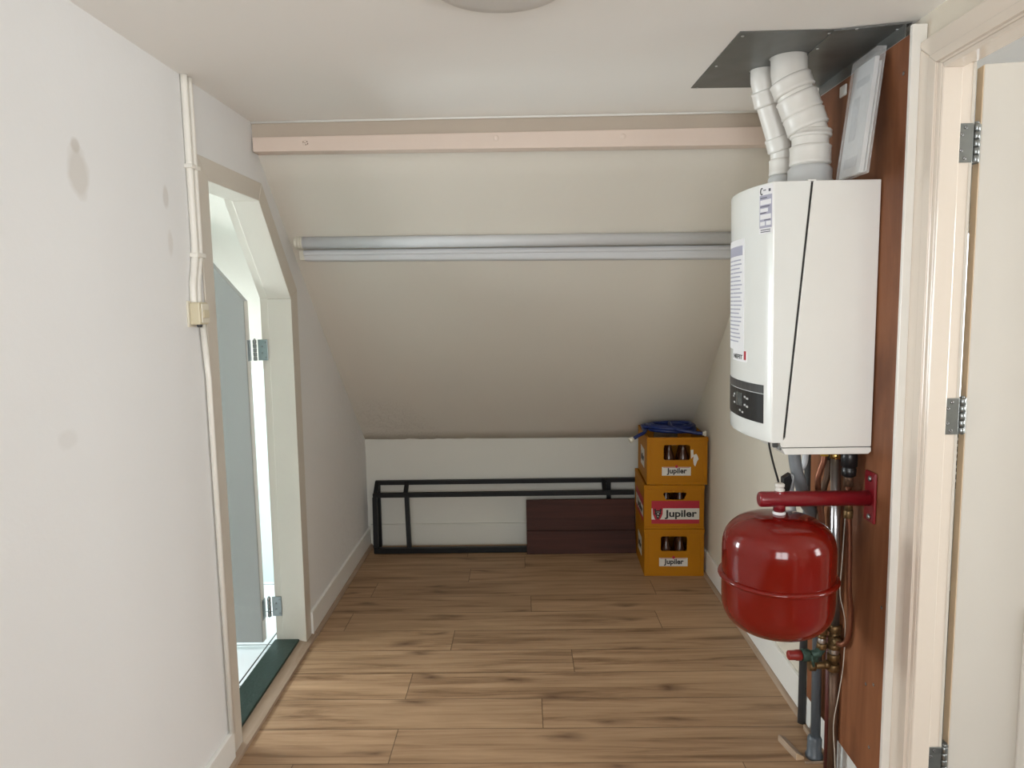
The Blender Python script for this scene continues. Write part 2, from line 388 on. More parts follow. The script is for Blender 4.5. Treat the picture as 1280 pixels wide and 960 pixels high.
# left wall with the clipped doorway
def inset(P,d):
    c=[]
    n=len(P)
    for i in range(n):
        ns=[]
        for a,b_ in ((i-1,i),(i,i+1)):
            if a<0 or b_>=n: continue
            v=Vector((P[b_][0]-P[a][0],P[b_][1]-P[a][1])).normalized(); ns.append(Vector((v.y,-v.x)))
        s=sum(ns,Vector((0,0)))/len(ns); s=s/ s.length**2 if s.length>0 else s
        c.append((P[i][0]+s.x*d,P[i][1]+s.y*d))
    return c
DOOR=[(2.165,0),(2.165,1.777),(2.575,1.777),(2.872,1.436),(2.852,0)]
poly=[(YB,0)]+inset(DOOR,-.016)+[(4.25,0),(4.25,2.12),(YB,2.12)]
struct(obj('wall_left',MB().prism(poly,0,XL,XL-T),M['wall_l']))
# right wall with doorway y .86..1.66
RY0,RY1,RZ=.86,1.66,1.912
poly=[(YB,0),(RY0,0),(RY0,RZ),(RY1,RZ),(RY1,0),(4.25,0),(4.25,2.12),(YB,2.12)]
struct(obj('wall_right',MB().prism(poly,0,XR,XR+.065),M['wall']))
# ceiling
struct(obj('ceiling',MB().box(-2.7,3.4,YB-.1,2.60,ZC,ZC+.08),M['ceil']))
struct(obj('ceiling_bedroom',MB().box(1.0,3.4,2.60,4.3,ZC,ZC+.08),M['ceil']))
# sloped wall under the roof (slab following a slightly bowed profile), worn lower edge
def slope_mesh():
    mb=MB(); xs=[-2.6]+[ -1.05+ i*(2.03/60) for i in range(61)]
    rng=random.Random(5); prof=list(SLOPE); n=len(prof); vs=[]
    tot=n
    for x in xs:
        t=(x+.93)/1.86
        jag=0
        if -.9<x<-.25: jag=rng.uniform(-.006,.008)
        for i,(y,z) in enumerate(prof):
            sag=-.028*max(0,min(1,t))*(1-i/(n-1))
            vs.append((x,y+(jag*.6 if i==0 else 0)+sag,z+(-jag if i==0 else 0)+ .010*max(0,min(1,t))*(1 if i==0 else 0)))
        for (y,z) in prof: vs.append((x,y+.10,z+.14))
    k=2*n
    fs=[]; smo=[]
    for a in range(len(xs)-1):
        for i in range(n-1):
            fs.append((a*k+i,a*k+i+1,(a+1)*k+i+1,(a+1)*k+i)); smo.append(len(fs)-1)
            fs.append((a*k+n+i,(a+1)*k+n+i,(a+1)*k+n+i+1,a*k+n+i+1))
        fs.append((a*k,(a+1)*k,(a+1)*k+n,a*k+n))
        fs.append((a*k+n-1,a*k+2*n-1,(a+1)*k+2*n-1,(a+1)*k+n-1))
    e=len(xs)-1
    for a in (0,e):
        for i in range(n-1): fs.append((a*k+i,a*k+n+i,a*k+n+i+1,a*k+i+1))
    mb.add(vs,fs)
    for q in smo: mb.sm[q]=True
    return mb
o=obj('wall_sloped',slope_mesh(),M['slope']); struct(o)
struct(obj('wall_back',MB().box(-2.6,.99,4.105,4.25,0,.80),M['knee']))
# strip above the beam and painted beam across
struct(obj('trim_1',MB().prism([(2.557,2.04),(2.566,1.94),(2.64,1.94),(2.64,2.04)],0,-.93,.93),M['beamdark']))
b=thing('trim_2','','',(0,2.55,1.96)); del b['category']; del b['label']; struct(b)
bm_=MB().box(-.924,.93,2.541,2.600,1.937,1.986)
bm_.v=[(x,y,z-(.012*max(0,x)/.93 if z<1.95 else 0)) for x,y,z in bm_.v]
obj('beam_board',bm_,M['beam'],b,bevel=.003)
for x,z in ((-.742,1.963),(-.084,1.966),(.35,1.963)):
    obj('screw_plug',MB().lathe([(.010,0),(.009,-.001),(.003,-.0012)],(x,2.5415,z),'y',16),M['beam'],b)
for dx,dz in ((0,0),(.007,.004),(.003,-.006),(-.006,.003),(.009,-.003)):
    obj('chip',MB().lathe([(.0022,0),(.0016,-.0012)],(-.742+dx,2.541,1.963+dz),'y',10),M['rawdark'],b)
struct(obj('trim_3',MB().tube([(-.93,2.553,2.037),(-.3,2.552,2.038),(.4,2.553,2.037),(.93,2.553,2.038)],.004,8),M['skirt']))
# wall behind the viewer with a window
WX0,WX1,WZ0,WZ1=-.62,.62,.70,1.90
mb=MB(); mb.plate([(-1.05,0),(1.0,0),(1.0,2.12),(-1.05,2.12)],[[(WX0,WZ0),(WX1,WZ0),(WX1,WZ1),(WX0,WZ1)]],.14,lambda u,v,w:(u,YB-.14+w,v))
struct(obj('wall_front',mb,M['wall']))
def window(name,axis,pos,a0,a1,z0,z1,th=.06,mull=1):
    e=bpy.data.objects.new(name,None); COL.objects.link(e); e.location=(pos,(a0+a1)/2,z0) if axis=='x' else ((a0+a1)/2,pos,z0); ORG[e.name]=Vector(e.location); struct(e)
    fr=MB(); w=.05
    def bx(u0,u1,v0,v1,t=th):
        if axis=='x': fr.box(pos-t/2,pos+t/2,u0,u1,v0,v1)
        else: fr.box(u0,u1,pos-t/2,pos+t/2,v0,v1)
    bx(a0,a1,z0,z0+w); bx(a0,a1,z1-w,z1); bx(a0,a0+w,z0+w,z1-w); bx(a1-w,a1,z0+w,z1-w)
    for i in range(mull):
        c=a0+(a1-a0)*(i+1)/(mull+1); bx(c-.025,c+.025,z0+w,z1-w)
    obj('window_frame',fr,M['wframe'],e)
    g=MB()
    if axis=='x': g.box(pos-.003,pos+.003,a0+w,a1-w,z0+w,z1-w)
    else: g.box(a0+w,a1-w,pos-.003,pos+.003,z0+w,z1-w)
    obj('window_pane',g,M['glass'],e)
    return e
window('window_1','y',YB-.07,WX0,WX1,WZ0,WZ1)
# bathroom shell (left) with window on its outer wall
mb=MB(); mb.plate([(.9,0),(4.2,0),(4.2,2.12),(.9,2.12)],[[(2.15,.70),(3.15,.70),(3.15,1.50),(2.15,1.50)]],.12,lambda u,v,w:(-2.72+w,u,v))
struct(obj('wall_bathroom_side',mb,M['bath']))
struct(obj('wall_bathroom_front',MB().box(-2.6,-1.05,.8,.9,0,2.1),M['bath']))
struct(obj('wall_bathroom_back',MB().box(-2.6,-1.05,3.55,3.65,0,2.1),M['bath']))
window('window_2','x',-2.66,2.15,3.15,.70,1.50)
# neighbouring room (right) with a window straight behind the door gap
mb=MB(); mb.plate([(.995,0),(3.4,0),(3.4,2.12),(.995,2.12)],[[(1.65,.62),(3.0,.62),(3.0,1.77),(1.65,1.77)]],.12,lambda u,v,w:(u,3.72+w,v))
struct(obj('wall_bedroom_back',mb,M['wall']))
mb=MB(); mb.plate([(-.6,0),(3.8,0),(3.8,2.12),(-.6,2.12)],[[(.0,.8),(1.4,.8),(1.4,1.85),(.0,1.85)]],.12,lambda u,v,w:(3.3+w,u,v))
struct(obj('wall_bedroom_side',mb,M['wall']))
struct(obj('wall_bedroom_front',MB().box(.995,3.4,-.7,-.6,0,2.1),M['wall']))
window('window_3','y',3.78,1.65,3.0,.62,1.77,mull=0)
window('window_4','x',3.36,.0,1.4,.8,1.85)

# skirtings and the oak edge strips
def skirt(name,boxes,mat=M['skirt']):
    mb=MB()
    for bx_ in boxes: mb.box(*bx_)
    struct(obj(name,mb,mat,bevel=.003))
skirt('baseboard_left',[(XL,-.916,2.928,4.105,0,.112),(XL,-.916,YB,2.09,0,.10)])
skirt('baseboard_right',[(.916,XR,1.77,4.105,0,.122)])
skirt('baseboard_back',[(-.916,.916,4.09,4.105,0,.13)],M['knee'])
def strip(name,x0,x1,y0,y1,h=.016):
    mb=MB(); s=1 if x1>x0 else -1
    mb.prism([(x0,0),(x1,0),(x1-s*.002,h*.45),(x0+s*.006,h),(x0,h)],1,y0,y1)
    struct(obj(name,mb,M['mould']))
strip('trim_4',-.916,-.901,2.935,4.09)
strip('trim_5',-.958,-.903,1.95,2.935,.022)
strip('trim_6',.916,.901,2.30,4.09)
struct(obj('trim_7',MB().box(-1.055,-.952,2.165,2.85,0,.030),M['green'],bevel=.004))

# ------------------------------------------------------------------ left doorway: lining, casing, leaf
e=bpy.data.objects.new('trim_8',None); COL.objects.link(e); e.location=(XL,2.5,0); ORG[e.name]=Vector(e.location); struct(e)
outer=[(2.098,0),(2.098,1.842),(2.610,1.842),(2.955,1.475),(2.925,0)]
inner=DOOR
def band(mb,A,B,x0,x1):
    # closed strip between polylines A (outer) and B (inner), extruded in x
    n=len(A)
    for i in range(n-1):
        q=[A[i],A[i+1],B[i+1],B[i]]
        mb.prism(q,0,x0,x1)
    return mb
obj('door_lining',band(MB(),inset(DOOR,-.016),DOOR,-.926,-1.020),M['trimbeige'],e,bevel=.002)
obj('door_rebate',band(MB(),inset(DOOR,-.016),inset(DOOR,-.011),-1.020,-1.052),M['trimbeige'],e)
obj('door_casing',band(MB(),outer,inner,-.924,XL),M['trimbeige'],e,bevel=.002)
lin=DOOR
def hinge(parent,leaf1,leaf2,kn,z0,z1,rk=.006):
    """leaf1/leaf2: MB boxes as (x0,x1,y0,y1); knuckle axis at kn(x,y)"""
    h=MB(); h.box(*leaf1,z0,z1); ho=obj('hinge',h,M['steel'],parent,bevel=.002)
    h2=MB(); h2.box(*leaf2,z0,z1); obj('hinge_leaf',h2,M['steel'],ho,bevel=.002)
    n=5; dz=(z1-z0)/n
    k=MB()
    for i in range(n):
        k.lathe([(rk*.8,0),(rk,.0015),(rk,dz-.0025),(rk*.8,dz-.001)],(kn[0],kn[1],z0+i*dz),'z',14)
    k.lathe([(rk*.7,0),(rk*.5,.004)],(kn[0],kn[1],z1),'z',12)
    obj('hinge_knuckle',k,M['steel'],ho)
    return ho
def screws(parent,pts,ax,r=.0042):
    for p in pts:
        obj('screw',MB().lathe([(r,0),(r*.9,-.0012),(r*.35,-.0012),(r*.3,-.0006)],p,ax,12),M['screw'],parent)

d=bpy.data.objects.new('door_1',None); COL.objects.link(d); d.location=(-1.09,2.85,0); ORG[d.name]=Vector(d.location); struct(d)
lx=-1.09
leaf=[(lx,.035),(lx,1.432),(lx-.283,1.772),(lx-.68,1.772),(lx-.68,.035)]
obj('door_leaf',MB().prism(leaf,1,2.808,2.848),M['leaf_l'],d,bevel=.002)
obj('edge_strip',MB().box(lx-.0005,lx+.002,2.811,2.845,.036,1.43),M['trimbeige'],d)
for zc in (1.235,.168):
    hg=hinge(d,(lx,lx+.0045,2.812,2.85),(-1.062,-1.022,2.857,2.861),(-1.072,2.852),zc-.042,zc+.042,.0075)
    screws(hg,[(-1.03,2.857,zc+s) for s in (-.03,.03)]+[(-1.045,2.857,zc+s) for s in (-.012,.014)],'y')
mb=MB(); mb.lathe([(.010,0),(.010,.04),(.008,.045)],(lx-.62,2.808-.045,1.0),'y',14); mb.tube([(lx-.62,2.766,1.0),(lx-.56,2.763,1.0),(lx-.51,2.766,1.0)],.009,12)
obj('door_handle',mb,M['steel'],d)

# ------------------------------------------------------------------ right doorway
e=bpy.data.objects.new('trim_9',None); COL.objects.link(e); e.location=(XR,1.3,0); ORG[e.name]=Vector(e.location); struct(e)
out_=[(RY1+.094,0),(RY1+.094,1.978),(RY0-.09,1.978),(RY0-.09,0)]
mid_=[(RY1+.03,0),(RY1+.03,1.934),(RY0-.03,1.934),(RY0-.03,0)]
in_=[(RY1,0),(RY1,RZ),(RY0,RZ),(RY0,0)]
obj('door_casing',band(MB(),out_,in_,.914,XR),M['casing_r'],e,bevel=.004)
bo=[(RY1+.030,0),(RY1+.030,1.934),(RY0-.030,1.934),(RY0-.030,0)]
obj('casing_bead',band(MB(),bo,in_,.911,.9145),M['casing_r'],e,bevel=.003,bseg=3)
jin=[(RY1-.0135,0),(RY1-.0135,RZ-.006),(RY0+.006,RZ-.006),(RY0+.006,0)]
stop=[(RY1-.0200,0),(RY1-.0200,RZ-.018),(RY0+.016,RZ-.018),(RY0+.016,0)]
obj('door_lining',band(MB(),in_,jin,.917,.992),M['casing_r'],e,bevel=.002)
obj('door_stop',band(MB(),jin,stop,.918,.962),M['casing_r'],e,bevel=.003)
obj('lining_edge',MB().box(.986,.9925,RY1-.0145,RY1-.004,0,RZ-.005),M['trimbeige'],e)

d=bpy.data.objects.new('door_2',None); COL.objects.link(d); d.location=(1.006,1.66,0); ORG[d.name]=Vector(d.location); struct(d)
lx=1.0155; ly0,ly1=1.655,1.686
def swing(mb,a=R(-8)):
    c,s_=math.cos(a),math.sin(a)
    mb.v=[(lx+(x-lx)*c-(y-ly0)*s_, ly0+(x-lx)*s_+(y-ly0)*c, z) for x,y,z in mb.v]; return mb
obj('door_leaf',swing(MB().box(lx,lx+.78,ly0,ly1,.012,1.904)),M['leaf_r'],d,bevel=.002)
obj('edge_strip',swing(MB().box(lx-.0015,lx+.001,ly0+.001,ly1-.001,.014,1.902)),M['edge'],d)
mb=MB()
def frame_mold(x0,x1,z0,z1,w=.018):
    mb.box(x0,x1,ly0-.006,ly0+.001,z1-w,z1); mb.box(x0,x1,ly0-.006,ly0+.001,z0,z0+w); mb.box(x0,x0+w,ly0-.006,ly0+.001,z0+w,z1-w); mb.box(x1-w,x1,ly0-.006,ly0+.001,z0+w,z1-w)
frame_mold(1.162,1.64,.14,.676); obj('panel_moulding',swing(mb),M['leaf_r'],d,bevel=.003)
for zc in (1.735,1.128,.28):
    hg=hinge(d,(.957,.992,1.6425,1.6458),(1.010,1.0142,1.652,1.678),(1.001,1.648),zc-.042,zc+.042,.0075)
    screws(hg,[(.962+.012,1.6425,zc+s) for s in (-.033,.033)]+[(.962+.004,1.6425,zc+s) for s in (-.016,.018)],'y')

# things glimpsed in the next room through the door gap
t=thing('fabric_bag','dark patterned fabric bag seen in the gap beside the door leaf','bag',(2.16,3.45,.50))
bgm=MB(); bgm.prism([(1.95,.50),(2.42,.50),(2.40,.68),(2.34,.80),(2.05,.80),(1.97,.66)],1,3.33,3.60); obj('bag_body',bgm,M['fabricgrey'],t,bevel=.02)
mb=MB(); mb.tube([(2.06,3.35,.79),(2.08,3.33,.86),(2.2,3.33,.88),(2.31,3.35,.79)],.010,8); obj('bag_handle',mb,M['darkgrey'],t)
mb=MB()
for k in range(7):
    z=.54+k*.033; mb.add([(1.97,3.3292,z),(2.38,3.3292,z+.018*(1 if k%2 else -1)),(2.38,3.3292,z+.012+.018*(1 if k%2 else -1)),(1.97,3.3292,z+.012)],[(0,1,2,3)])
obj('bag_stripe',mb,M['pvcgrey'],t)
t=thing('low_cabinet','pale grey low cabinet under the bag in the next room','cabinet',(2.15,3.45,0))
mb=MB().box(1.72,2.7,3.30,3.70,.02,.48); obj('cabinet_body',mb,M['greycab'],t,bevel=.004)
obj('cabinet_top',MB().box(1.70,2.72,3.28,3.70,.48,.50),M['greycab'],t,bevel=.003)
for k in range(2): obj('door',MB().box(1.74+k*.48,2.20+k*.48,3.288,3.30,.05,.46),M['greycab'],t,bevel=.003)

# ------------------------------------------------------------------ boiler
BY0,BY1,BXB=1.844,2.245,.893
PROF=[(1.844,.627),(1.872,.617),(1.90,.609),(1.93,.6025),(1.96,.598),(1.99,.5952),(2.02,.594),(2.05,.5949),(2.08,.597),(2.117,.602),(2.154,.6105),(2.20,.624),(2.245,.637)]
def prof_x(y):
    for (a,xa),(b_,xb) in zip(PROF,PROF[1:]):
        if a<=y<=b_: return xa+(xb-xa)*(y-a)/(b_-a)
    return PROF[-1][1] if y>2 else PROF[0][1]
def lean(z): return .008*(1.693-z)/.66
ZB0,ZB1=1.031,1.693
def seam(z): return .668+(.722-.668)*(z-1.045)/(1.693-1.045)
boiler=thing('wall_boiler','tall white wall-mounted gas boiler with rounded front and black control panel','boiler',((.6+BXB)/2,2.04,1.0))
bp=MB().prism([(seam(1.693)+.004,1.693),(BXB,1.693),(BXB,1.019),(.662,1.019),(.659,1.031),(seam(1.045)+.004,1.045)],1,BY0,BY1)
obj('casing',bp,M['boil'],boiler,bevel=.002)
mb=MB(); zs=[ZB0,ZB0+.02,1.2,1.4,1.6,1.675,ZB1]; k=len(PROF)+2
for z in zs:
    mb.v+=[(max(seam(max(z,1.045)),.66)-.001,BY0,z)]+[(x+lean(z),y,z) for y,x in PROF]+[(max(seam(max(z,1.045)),.66)-.001,BY1,z)]
for i in range(len(zs)-1):
    for j in range(k):
        j2=(j+1)%k; mb.f.append((i*k+j,i*k+j2,(i+1)*k+j2,(i+1)*k+j)); mb.sm.append(1<=j<k-2)
mb.f.append(tuple(range(k))); mb.sm.append(False); mb.f.append(tuple((len(zs)-1)*k+j for j in range(k))); mb.sm.append(False)
obj('front_cover',mb,M['boilfront'],boiler,bevel=.003,angle=25)
g=MB().prism([(seam(1.693)-.002,1.690),(seam(1.693)+.006,1.690),(seam(1.045)+.006,1.045),(seam(1.045)-.002,1.045)],1,BY0+.003,BY1-.003)
obj('seam_shade',g,M['dark'],boiler)  # black strip set inside the open seam, standing in for its shade
obj('bottom_rail',MB().prism([(.664,1.017),(BXB,1.017),(BXB,1.006),(BXB-.007,1.0),(.672,1.0)],1,BY0,BY1),M['boil'],boiler,bevel=.0015)
obj('rail_gap',MB().box(.668,BXB-.002,BY0+.003,BY1-.003,1.0165,1.0195),M['darkgrey'],boiler)
obj('latch',MB().box(.645,.657,BY0+.008,BY0+.02,1.018,1.030),M['darkgrey'],boiler,bevel=.001)
mb=MB(); mb.tube([(.655,BY0+.01,1.018),(.666,BY0+.012,1.012)],.003,8); obj('latch_screw',mb,M['steel'],boiler)
obj('top_clip',MB().box(.712,.732,BY0+.0,BY0+.012,1.692,1.6955),M['boil'],boiler)

def patch(y0,y1,z0,z1,off,n=10):
    """thin curved sheet lying on the boiler's front"""
    mb=MB(); vs=[]
    for i in range(n+1):
        y=y0+(y1-y0)*i/n
        for z in (z0,z1):
            x=prof_x(y)+lean(z); vs.append((x-off,y,z))
    for i in range(n+1):
        y=y0+(y1-y0)*i/n
        for z in (z0,z1):
            x=prof_x(y)+lean(z); vs.append((x+.001,y,z))
    m_=2*(n+1); fs=[]
    for i in range(n):
        a=2*i
        fs+= [(a,a+1,a+3,a+2),(m_+a,m_+a+2,m_+a+3,m_+a+1),(a,a+2,m_+a+2,m_+a),(a+1,m_+a+1,m_+a+3,a+3)]
    fs+=[(0,m_,m_+1,1),(2*n,2*n+1,m_+2*n+1,m_+2*n)]
    mb.add(vs,fs); 
    return mb
cp=obj('control_panel',patch(1.873,2.150,1.078,1.155,.0015),M['dark'],boiler)
obj('panel_flap',patch(1.873,2.150,1.157,1.179,.0015),M['darkgrey'],boiler)
obj('display',patch(1.985,2.035,1.108,1.145,.0022),M['lcd'],cp)
for yy,zz in ((1.965,1.137),(1.950,1.134),(1.965,1.115),(1.950,1.112),(2.053,1.135),(2.062,1.128),(2.053,1.112),(2.0,1.096),(1.98,1.093)):
    obj('button',patch(yy-.005,yy+.005,zz-.0025,zz+.0025,.0024,2),M['btn'],cp)
lb=obj('energy_label',patch(1.846,1.897,1.568,1.688,.0008,4),M['paper'],boiler)
obj('label_field',patch(1.848,1.895,1.582,1.664,.0011,4),M['lav'],lb)
for z0,z1,a,b_ in ((1.640,1.652,1.851,1.892),(1.622,1.631,1.862,1.892),(1.604,1.616,1.851,1.892),(1.588,1.598,1.873,1.892),(1.588,1.598,1.851,1.868)):
    obj('label_panel',patch(a,b_,z0,z1,.0014,3),M['paper'],lb)
for z0,a,b_ in ((1.656,1.866,1.892),(1.6345,1.856,1.892),(1.6185,1.868,1.892),(1.6005,1.853,1.876),(1.571,1.853,1.890),(1.576,1.853,1.890),(1.675,1.870,1.880)):
    obj('label_line',patch(a,b_,z0,z0+.0022,.0014,3),M['ink'],lb)
mb=MB()
mb.v=[];
cx_,cz_=1.886,1.674
pts=[(prof_x(cx_+.005*math.cos(a))+lean(cz_)-.0016,cx_+.005*math.cos(a),cz_+.008*math.sin(a)) for a in [R(-125+ i*25) for i in range(11)]]
obj('label_mark',MB().tube(pts,.0012,6),M['blackprint'],lb)
obj('label_mark',patch(1.853,1.860,1.671,1.678,.0014,2),M['ink'],lb)
sh=obj('instruction_sheet',patch(1.978,2.150,1.262,1.566,.0010),M['paper'],boiler)
obj('sheet_header',patch(1.988,2.145,1.522,1.548,.0013),M['lav'],sh)
for i in range(21):
    z=1.508-i*.0112
    obj('print_line',patch(1.99+random.uniform(0,.03),2.14,z,z+.0036,.0013,6),M['lav'],sh)
nl=obj('brand_label',patch(1.957,2.075,1.232,1.262,.0012),M['paper'],boiler)
mb=MB(); mb.text('NEFIT',.078,.012,.0006,lambda u,v,w:(prof_x(2.062-u)+lean(1.24)-.0014-w,2.062-u,1.2385+v),bold=.02)
obj('brand_lettering',mb,M['blackprint'],nl)
obj('brand_mark',patch(1.960,1.974,1.238,1.262,.0015,3),M['redprint'],nl)

# flue pipes rising from the boiler through the ceiling plate
def flue(name,label,pts,r,collars,base):
    t=thing(name,label,'pipe',pts[0],'flue pipes on the boiler')
    mb=MB().tube(pts,r,28); obj('pipe_body',mb,M['pvc'],t)
    for (i,f,h,dr) in collars:
        p=Vector(pts[i]).lerp(Vector(pts[i+1]),f); d_=(Vector(pts[i+1])-Vector(pts[i])).normalized()
        q=[p-d_*h/2,p-d_*h/2,p-d_*(h/2-.004),p-d_*(h/2-.010),p+d_*(h/2-.010),p+d_*(h/2-.004),p+d_*h/2,p+d_*h/2]
        q[0]=q[0]-d_*.0001; q[-1]=q[-1]+d_*.0001
        rr=[r-.001,r+dr*.6,r+dr*1.25,r+dr,r+dr,r+dr*1.25,r+dr*.6,r-.001]
        obj('collar',MB().tube(q,rr,28),M['pvc'],t)
    c=pts[0]
    obj('base_ring',MB().lathe([(base,0),(base,.018),(base-.004,.024),(base-.004,.05),(r+.004,.056),(r+.001,.06)],(c[0],c[1],1.6935),'z',32),M['pvcgrey'],t)
    return t
flue('flue_pipe','wide white segmented flue pipe bending up from boiler top into ceiling plate',
     [(.772,1.99,1.70),(.772,1.99,1.80),(.770,1.99,1.835),(.757,1.995,1.875),(.736,1.998,1.93),(.720,2.002,1.975),(.716,2.004,2.0),(.714,2.006,2.06)],.047,
     [(0,.80,.05,.005),(2,.85,.045,.006),(3,.72,.05,.006),(4,.75,.04,.006),(0,1.35,.02,.005)],.060)
flue('flue_pipe','narrow white flue pipe directly behind the wide one, off the boiler top',
     [(.752,2.135,1.70),(.752,2.135,1.79),(.749,2.134,1.82),(.728,2.128,1.88),(.700,2.118,1.955),(.688,2.112,1.99),(.682,2.110,2.01),(.680,2.109,2.06)],.0345,
     [(0,.85,.045,.004),(2,.40,.04,.004),(4,.35,.045,.005)],.045)
# zinc cover plates on the ceiling, with the pipe holes
def circ(c,r,n=28): return [(c[0]+r*math.cos(2*math.pi*i/n),c[1]+r*math.sin(2*math.pi*i/n)) for i in range(n)]
t=thing('ceiling_plate','dark grey sheet metal plate on the ceiling around the flue pipes','plate',(.7,2.03,2.038))
mb=MB().plate([(.515,2.262),(.528,1.813),(.77,1.812),(.77,2.27)],[circ((.7145,2.0055),.050),circ((.680,2.109),.037)],.0022,lambda u,v,w:(u,v,2.0372+w))
obj('plate_sheet',mb,M['zinc'],t)
obj('plate_sheet',MB().prism([(.752,2.275),(.752,1.811),(.915,1.772),(.925,2.275)],2,2.0345,2.0369),M['zinc'],t)
for p in ((.53,2.25),(.54,1.83),(.535,2.05),(.745,1.825),(.76,1.93),(.90,1.81),(.80,1.80),(.905,2.0),(.905,2.12),(.77,2.26)):
    obj('screw',MB().lathe([(.004,0),(.003,-.002)],(p[0],p[1],2.0345),'z',10),M['silver'],t)
obj('plate_edge',MB().box(.901,.9035,1.775,2.27,2.004,2.036),M['zinc'],t)

# plywood backing board with white near edge
t=thing('backing_board','tall reddish-brown plywood board on the wall behind boiler and pipes','board',(.912,1.98,.12))
obj('board_panel',MB().prism([(1.742,.118),(1.742,2.0),(2.262,2.0),(2.215,.127)],0,.896,.929),M['ply'],t)
obj('edge_batten',MB().box(.8945,.929,1.730,1.7415,.0,2.018),M['trimwhite'],t,bevel=.0015)
obj('filler_rim',MB().tube([(.902,1.745,2.001),(.902,2.0,2.002),(.902,2.25,2.002)],.003,8),M['pvcgrey'],t)
obj('board_cleat',MB().box(.89,.896,2.06,2.10,1.955,1.985),M['skirt'],t,bevel=.003)
for p in ((1.765,1.92),(2.20,1.9),(1.765,.62),(1.79,.40),(1.83,.38),(1.80,.22)):
    obj('screw',MB().lathe([(.005,0),(.003,-.0015)],(.896,p[0],p[1]),'x',10),M['screw'],t)

# clear document pouch leaning on the board on top of the boiler
t=thing('document_pouch','clear plastic pouch of folded manuals leaning upright on top of the boiler','document pouch',(.80,1.93,1.694))
def slant(y0,y1,z0,z1,off):
    # sheet leaning from (x=.815,z=1.695) to (x=.885,z=2.0); slight skew in y
    def P(y,z,o): 
        f=(z-1.695)/.30; return (.818+.060*f-o, y+.062*f, z+.0*o)
    return [P(y0,z0,off),P(y1,z0,off),P(y1,z1,off),P(y0,z1,off)]
def sheet(y0,y1,z0,z1,o0,o1):
    a=slant(y0,y1,z0,z1,o0); b_=slant(y0,y1,z0,z1,o1)
    return MB().add(a+b_,[(0,1,2,3),(7,6,5,4),(0,4,5,1),(1,5,6,2),(2,6,7,3),(3,7,4,0)])
obj('manual',sheet(1.778,1.890,1.700,1.985,.001,.012),M['manualpaper'],t,bevel=.001)
obj('manual_back_page',sheet(1.774,1.888,1.702,1.972,-.004,0.0),M['pvcgrey'],t)
pr=obj('cover_print',sheet(1.83,1.865,1.79,1.90,.0122,.0126),M['softprint'],t)
obj('cover_print',sheet(1.79,1.86,1.925,1.945,.0122,.0126),M['softprint'],t)
obj('cover_print',sheet(1.80,1.87,1.72,1.745,.0122,.0126),M['softprint'],t)
obj('sleeve',sheet(1.765,1.897,1.696,2.005,-.006,.016),M['sleeve'],t)

# ------------------------------------------------------------------ expansion vessel and bracket
VX,VY=.6585,1.838; VR=.142
t=thing('vessel_bracket','dark red tubular arm bolted to the board above the red vessel','bracket',(.893,VY,.885))
obj('arm',MB().lathe([(.015,.604-VX+0),(.0185,.6065-VX),(.020,.611-VX),(.020,.889-VX)],(VX,VY,.885),'x',28),M['redarm'],t)
fl=obj('flange',MB().box(.888,.8955,VY-.030,VY+.026,.822,.955),M['redarm'],t,bevel=.004)
for dz in (.838,.938): obj('bolt',MB().lathe([(.0075,0),(.0075,-.004),(.005,-.0055)],(.888,VY-.008,dz),'x',6),M['steel'],fl)
obj('arm_bush',MB().lathe([(.0155,-.030),(.0155,-.018),(.013,.02),(.0125,.022)],(VX,VY,.885),'z',24),M['redarm'],t)
t=thing('expansion_vessel','glossy red round expansion vessel hanging below the red wall arm','vessel',(VX,VY,.54))
pr=[]
ztop,zrim,zbot=.845,.681,.527
for i in range(0,13):   # bottom dome
    a=R(90*i/12); pr.append((max(.002,(VR)*math.sin(a)**.72), zbot+.095*(1-math.cos(a)**.8)))
for i in range(12,-1,-1):
    a=R(90*i/12); pr.append((max(.002,VR*math.sin(a)**.72), ztop-.095*(1-math.cos(a)**.8)))
body=obj('tank',MB().lathe(pr,(VX,VY,0),'z',64),M['redsteel'],t)
ring=[]
for i in range(13):
    a=R(-90+180*i/12); ring.append((VR-.003+.013*max(0,math.cos(a)),zrim+.0075*math.sin(a)))
obj('weld_rim',MB().lathe(ring,(VX,VY,0),'z',64),M['redsteel'],t)
obj('neck_seal',MB().lathe([(.0155,0),(.0165,.002),(.0165,.006),(.014,.008)],(VX,VY,.8445),'z',24),M['paper'],t)
obj('neck_nut',MB().lathe([(.013,.848),(.013,.870)],(VX,VY,0),'z',20),M['redarm'],t)
mb=MB().lathe([(.0125,.9055),(.0125,.912),(.010,.913),(.010,.917),(.0125,.918),(.0125,.924),(.009,.927)],(VX,VY,0),'z',20)
obj('top_cap',mb,M['pvc'],t)

# ------------------------------------------------------------------ pipework under the boiler
def smooth_path(pts,n=8):
    P=[Vector(p) for p in pts]; out=[]
    for i in range(len(P)-1):
        p0=P[max(i-1,0)];p1=P[i];p2=P[i+1];p3=P[min(i+2,len(P)-1)]
        for k in range(n):
            t=k/n
            out.append(.5*((2*p1)+(p2-p0)*t+(2*p0-5*p1+4*p2-p3)*t*t+(3*p1-p0-3*p2+p3)*t**3))
    out.append(P[-1]); return out
def nut(mb,c,r,h,seg=6): mb.lathe([(r*.9,0),(r,h*.12),(r,h*.88),(r*.9,h)],c,'z',seg)

